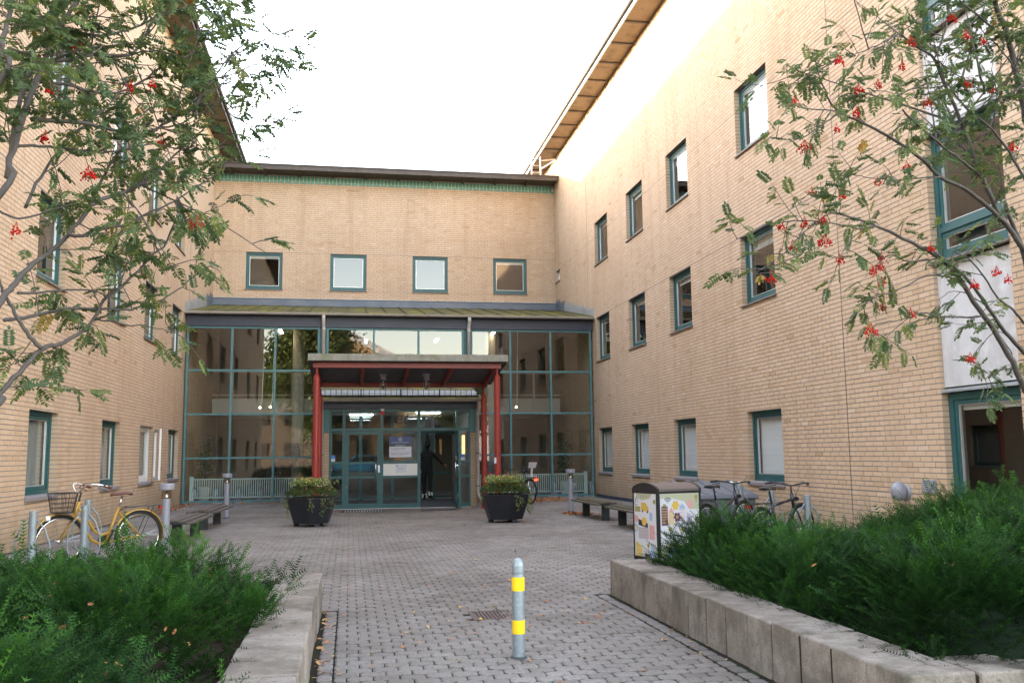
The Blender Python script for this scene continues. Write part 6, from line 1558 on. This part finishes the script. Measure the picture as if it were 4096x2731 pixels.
# small fittings on the right wall
w_ = thing('wall_vent', 'grey domed vent cowl on the right brick wall just above the yews', 'vent', (7.9, 11.7, .9)); c_ = Vector((7.88, 12.35, .80))
m = MB(); m.ball(c_, .13, 14, 8, (.9, .9, 1.1)); m.tube([c_ + Vector((.1, 0, -.02)), c_ + Vector((.14, 0, -.02))], .12, 14); m.build('cowl', mt['lamp_grey'], w_, smooth=True)
w_ = thing('wall_socket', 'small grey outlet box on the right brick wall beside the tall window', 'box', (7.95, 11.75, .9)); m = MB(); m.box(7.93, 7.995, 11.62, 11.86, .80, .98); m.build('casing', mt['lamp_grey'], w_, bevel=.01)
# dark flashing strip at the foot of the right wall
m = MB(); m.box(XR - .03, XR - .002, 12, 29.5, 0, .09); m.build('foot_strip', mt['navy'], wing_r)
# ---------------------------------------------------------------- person going in
pr = thing('person', 'person in black seen from behind, stepping into the porch and holding the inner door', 'person', (2.42, 29.2, 0))
def skin(name, verts, edges, radii, m, parent, levels=2):
    me = bpy.data.meshes.new(name); me.from_pydata([tuple(v) for v in verts], edges, []); me.materials.append(m)
    o = link(name, me, parent); sk = o.modifiers.new('skin', 'SKIN'); sk.use_smooth_shade = True
    if not me.skin_vertices: 
        bpy.context.view_layer.objects.active = o
    for v, r_ in zip(me.skin_vertices[0].data, radii): v.radius = (r_, r_) if not isinstance(r_, tuple) else r_
    me.skin_vertices[0].data[0].use_root = True
    s = o.modifiers.new('sub', 'SUBSURF'); s.levels = s.render_levels = levels
    return o
bv = [(0, 0, .98), (0, 0, 1.12), (0, -.01, 1.28), (0, 0, 1.42), (0, .01, 1.52), (0, .02, 1.60), (0, .025, 1.68), (0, .02, 1.755),      # 0-7 spine, neck, head
      (-.09, 0, .92), (-.10, .05, .52), (-.08, .02, .12), (-.09, .15, .06),       # left leg
      (.09, 0, .92), (.08, -.10, .53), (.07, -.30, .20), (.07, -.26, .08),      # right leg lifted behind
      (-.17, 0, 1.43), (-.25, .02, 1.18), (-.22, .10, .96),
      (.17, 0, 1.43), (.34, .06, 1.26), (.52, .14, 1.10)]
be = [(0, 1), (1, 2), (2, 3), (3, 4), (4, 5), (5, 6), (6, 7), (0, 8), (8, 9), (9, 10), (10, 11), (0, 12), (12, 13), (13, 14), (14, 15), (3, 16), (16, 17), (17, 18), (3, 19), (19, 20), (20, 21)]
br = [(.15, .11), (.145, .11), (.165, .12), (.15, .11), .06, .055, .085, .07, .095, .065, .045, .04, .095, .065, .045, .04, .065, .045, .035, .065, .045, .035]
skin('body', bv, be, br, mt['cloth'], pr)
m = MB(); m.ball((0 + 2.42, .02 + 29.2, 1.72), .112, 14, 10, (.85, 1, 1.05)); m.build('hair', mt['hair'], pr, smooth=True)
def hand(c, d, nm):
    vs = [c, c + d * .05]; ed = [(0, 1)]; rd = [.028, .032]
    side = Vector((0, 0, 1)).cross(d).normalized() if abs(d.z) < .9 else Vector((0, 1, 0)); up = d.cross(side)
    for k in range(4):
        a = len(vs); o_ = up * ((k - 1.5) * .019); vs += [c + d * .09 + o_, c + d * (.125 - .006 * abs(k - 1.5)) + o_ - side * .012]; ed += [(1, a), (a, a + 1)]; rd += [.009, .008]
    a = len(vs); vs += [c + d * .06 + up * .045, c + d * .09 + up * .055]; ed += [(1, a), (a, a + 1)]; rd += [.010, .009]
    skin(nm, vs, ed, rd, mt['skin'], pr, 1)
hand(Vector((.54, .15, 1.09)), Vector((.7, .35, -.45)).normalized(), 'hand'); hand(Vector((-.22, .11, .94)), Vector((.05, .2, -1)).normalized(), 'hand')
for (x, y, z, a) in ((-.085, .06, .03, 0), (.07, -.29, .09, -.9)):
    m = MB(); m.ball((2.42 + x, 29.2 + y + .04, z + .02), .055, 10, 6, (.85, 2.3, .8)); m.build('shoe', mt['cloth'], pr, smooth=True)
m = MB()
for (x, z) in ((-.15, .16), (-.05, .18), (-.16, .10), (-.03, .10)): m.ball((2.42 + x + .01, 29.2 - .035, z), .032, 8, 5, (1, .35, 1))
for (x, z) in ((.03, .26), (.11, .25), (.04, .20), (.12, .20)): m.ball((2.42 + x, 29.2 - .36, z - .02), .030, 8, 5, (1, .35, 1))
m.build('reflective_heel_patches', mat('retro_reflective', (.92, .95, .95), .3), pr, smooth=True)
# ---------------------------------------------------------------- street side behind the camera (seen mirrored in the glass)
def street_tree(x, y, h, rad, n, seed, lab):
    r = np.random.default_rng(seed); t = thing('street_tree', lab, 'tree', (x, y, 0), group='large trees across the street')
    m = MB(); m.tube([(x, y, 0), (x + .1, y, h * .35), (x, y + .1, h * .7)], [.35, .28, .12], 10)
    for k in range(7):
        a = k * .9; m.tube([(x + .1, y, h * (.3 + .04 * k)), (x + rad * .6 * math.cos(a), y + rad * .6 * math.sin(a), h * (.55 + .04 * k))], [.12, .03], 6)
    m.build('trunk', mt['bark'], t, smooth=True)
    cc = r.normal(0, 1, (38, 3)); cc /= np.linalg.norm(cc, axis=1, keepdims=True); cc *= r.uniform(.35, .95, (38, 1)); cc = cc * [rad, rad, h * .38] + [x, y, h * .62]
    P = cc[r.integers(0, 38, n)] + r.normal(0, rad * .16, (n, 3)); D = r.normal(0, 1, (n, 3))
    V, Fc, tt = inst(np.array([(0, 0, 0), (.5, .35, 0), (1, 0, 0), (.5, -.35, 0)]), np.array([(0, 1, 2, 3)]), frame_from(D, r.normal(0, 1, (n, 3))), P, r.uniform(.2, .42, n), r.random(n))
    link('crown', np_mesh('crown', V - [x, y, 0], Fc, mt['birch'], tt), t, kind='stuff')
street_tree(-3.0, -22, 15, 4.6, 30000, 1, 'large leafy tree across the street, mirrored in the left glass')
street_tree(9.5, -20, 9, 3.2, 8000, 4, 'yellowing tree across the street, mirrored in the porch doors')
street_tree(-12, -25, 13, 4.8, 18000, 2, 'large leafy tree farther along the street, mirrored in the glass')
sb = thing('street_building', 'yellow brick street building with pale roof, mirrored in the middle glass', 'building', (4, -45, 0))
m = MB(); m.hexa([(-3, -58, 0), (5.6, -58, 0), (5.6, -46, 0), (-3, -46, 0), (-3, -58, 16), (5.6, -58, 11.6), (5.6, -46, 11.6), (-3, -46, 16)]); m.build('wall', mt['brick'], sb)
m = MB(); m.box(5.6, 30, -58, -50, 0, 5.5); m.build('low_wall', mt['panelwhite'], sb)
m = MB(); m.hexa([(-3.3, -58, 16.05), (6, -58, 11.5), (6, -45.5, 11.5), (-3.3, -45.5, 16.05), (-3.3, -58, 17), (6, -58, 12.4), (6, -45.5, 12.4), (-3.3, -45.5, 17)]); m.build('roof', mt['panelwhite'], sb)
for i in range(3):
    for j in range(3):
        m = MB(); x = -1.8 + 2.6 * i; z = 1.5 + 3.1 * j; m.box(x, x + 1.2, -45.99, -45.9, z, z + 1.5); m.build('window', mt['room'], sb)
m = MB(); m.quad((-60, -18, -.020), (60, -18, -.020), (60, -8, -.020), (-60, -8, -.020)); m.build('road', mat('asphalt', (.05, .05, .052), .9), kind='structure')
pb = thing('street_building', 'low grey-brown building added beyond the trees to cover the bright horizon mirrored in the left glass', 'building', (-18, -45, 0))  # added block, keeps the bright low sky out of the left glass
m = MB(); m.box(-34, -3.05, -58, -42, 0, 8.5); m.build('wall', mat('grey_brown_render', (.16, .13, .10), .9, noise=(1.5, (.12, .10, .08), .4, .7)), pb)
m = MB(); m.box(-34.4, -3.06, -58, -41.6, 8.51, 8.9); m.build('roof', mt['darkroof'], pb)
for i in range(9):
    for j in range(2):
        m = MB(); x = -32.5 + 3.2 * i; z = 1.2 + 3.6 * j; m.box(x, x + 1.5, -41.99, -41.9, z, z + 1.7); m.build('window', mt['room'], pb)
cr = thing('parked_car', 'blue parked car across the road, mirrored in the porch doors', 'car', (1.0, -7, 0)); px_, py__ = 1.0, -10.0
m = MB(); bdy = [(-2.1, .35), (-2.15, .75), (-1.9, .92), (-1.1, 1.0), (-.6, 1.42), (.9, 1.45), (1.6, 1.0), (2.1, .9), (2.15, .4)]
m.prism([(px_ + a, py__ - .85, b_) for a, b_ in bdy], (0, 1.7, 0)); m.build('body', mat('blue_car_paint', (.03, .16, .33), .25, coat=.6), cr, bevel=.05)
m = MB(); m.prism([(px_ + a, py__ + .851, b_) for a, b_ in ((-.95, 1.0), (-.52, 1.36), (.85, 1.39), (1.35, 1.02))], (0, .004, 0)); m.build('side_window', mt['black'], cr)
for a in (-1.35, 1.35):
    for b_ in (-.75, .75):
        w_ = empty('wheel', cr); m = MB(); m.tube([(px_ + a, py__ + b_ - .12, .33), (px_ + a, py__ + b_ + .12, .33)], .33, 20); m.build('tyre', mt['rubber'], w_)
        m = MB(); s_ = 1 if b_ > 0 else -1; m.tube([(px_ + a, py__ + b_ + s_ * .121, .33), (px_ + a, py__ + b_ + s_ * .13, .33)], .2, 16); m.build('rim', mt['chrome'], w_)
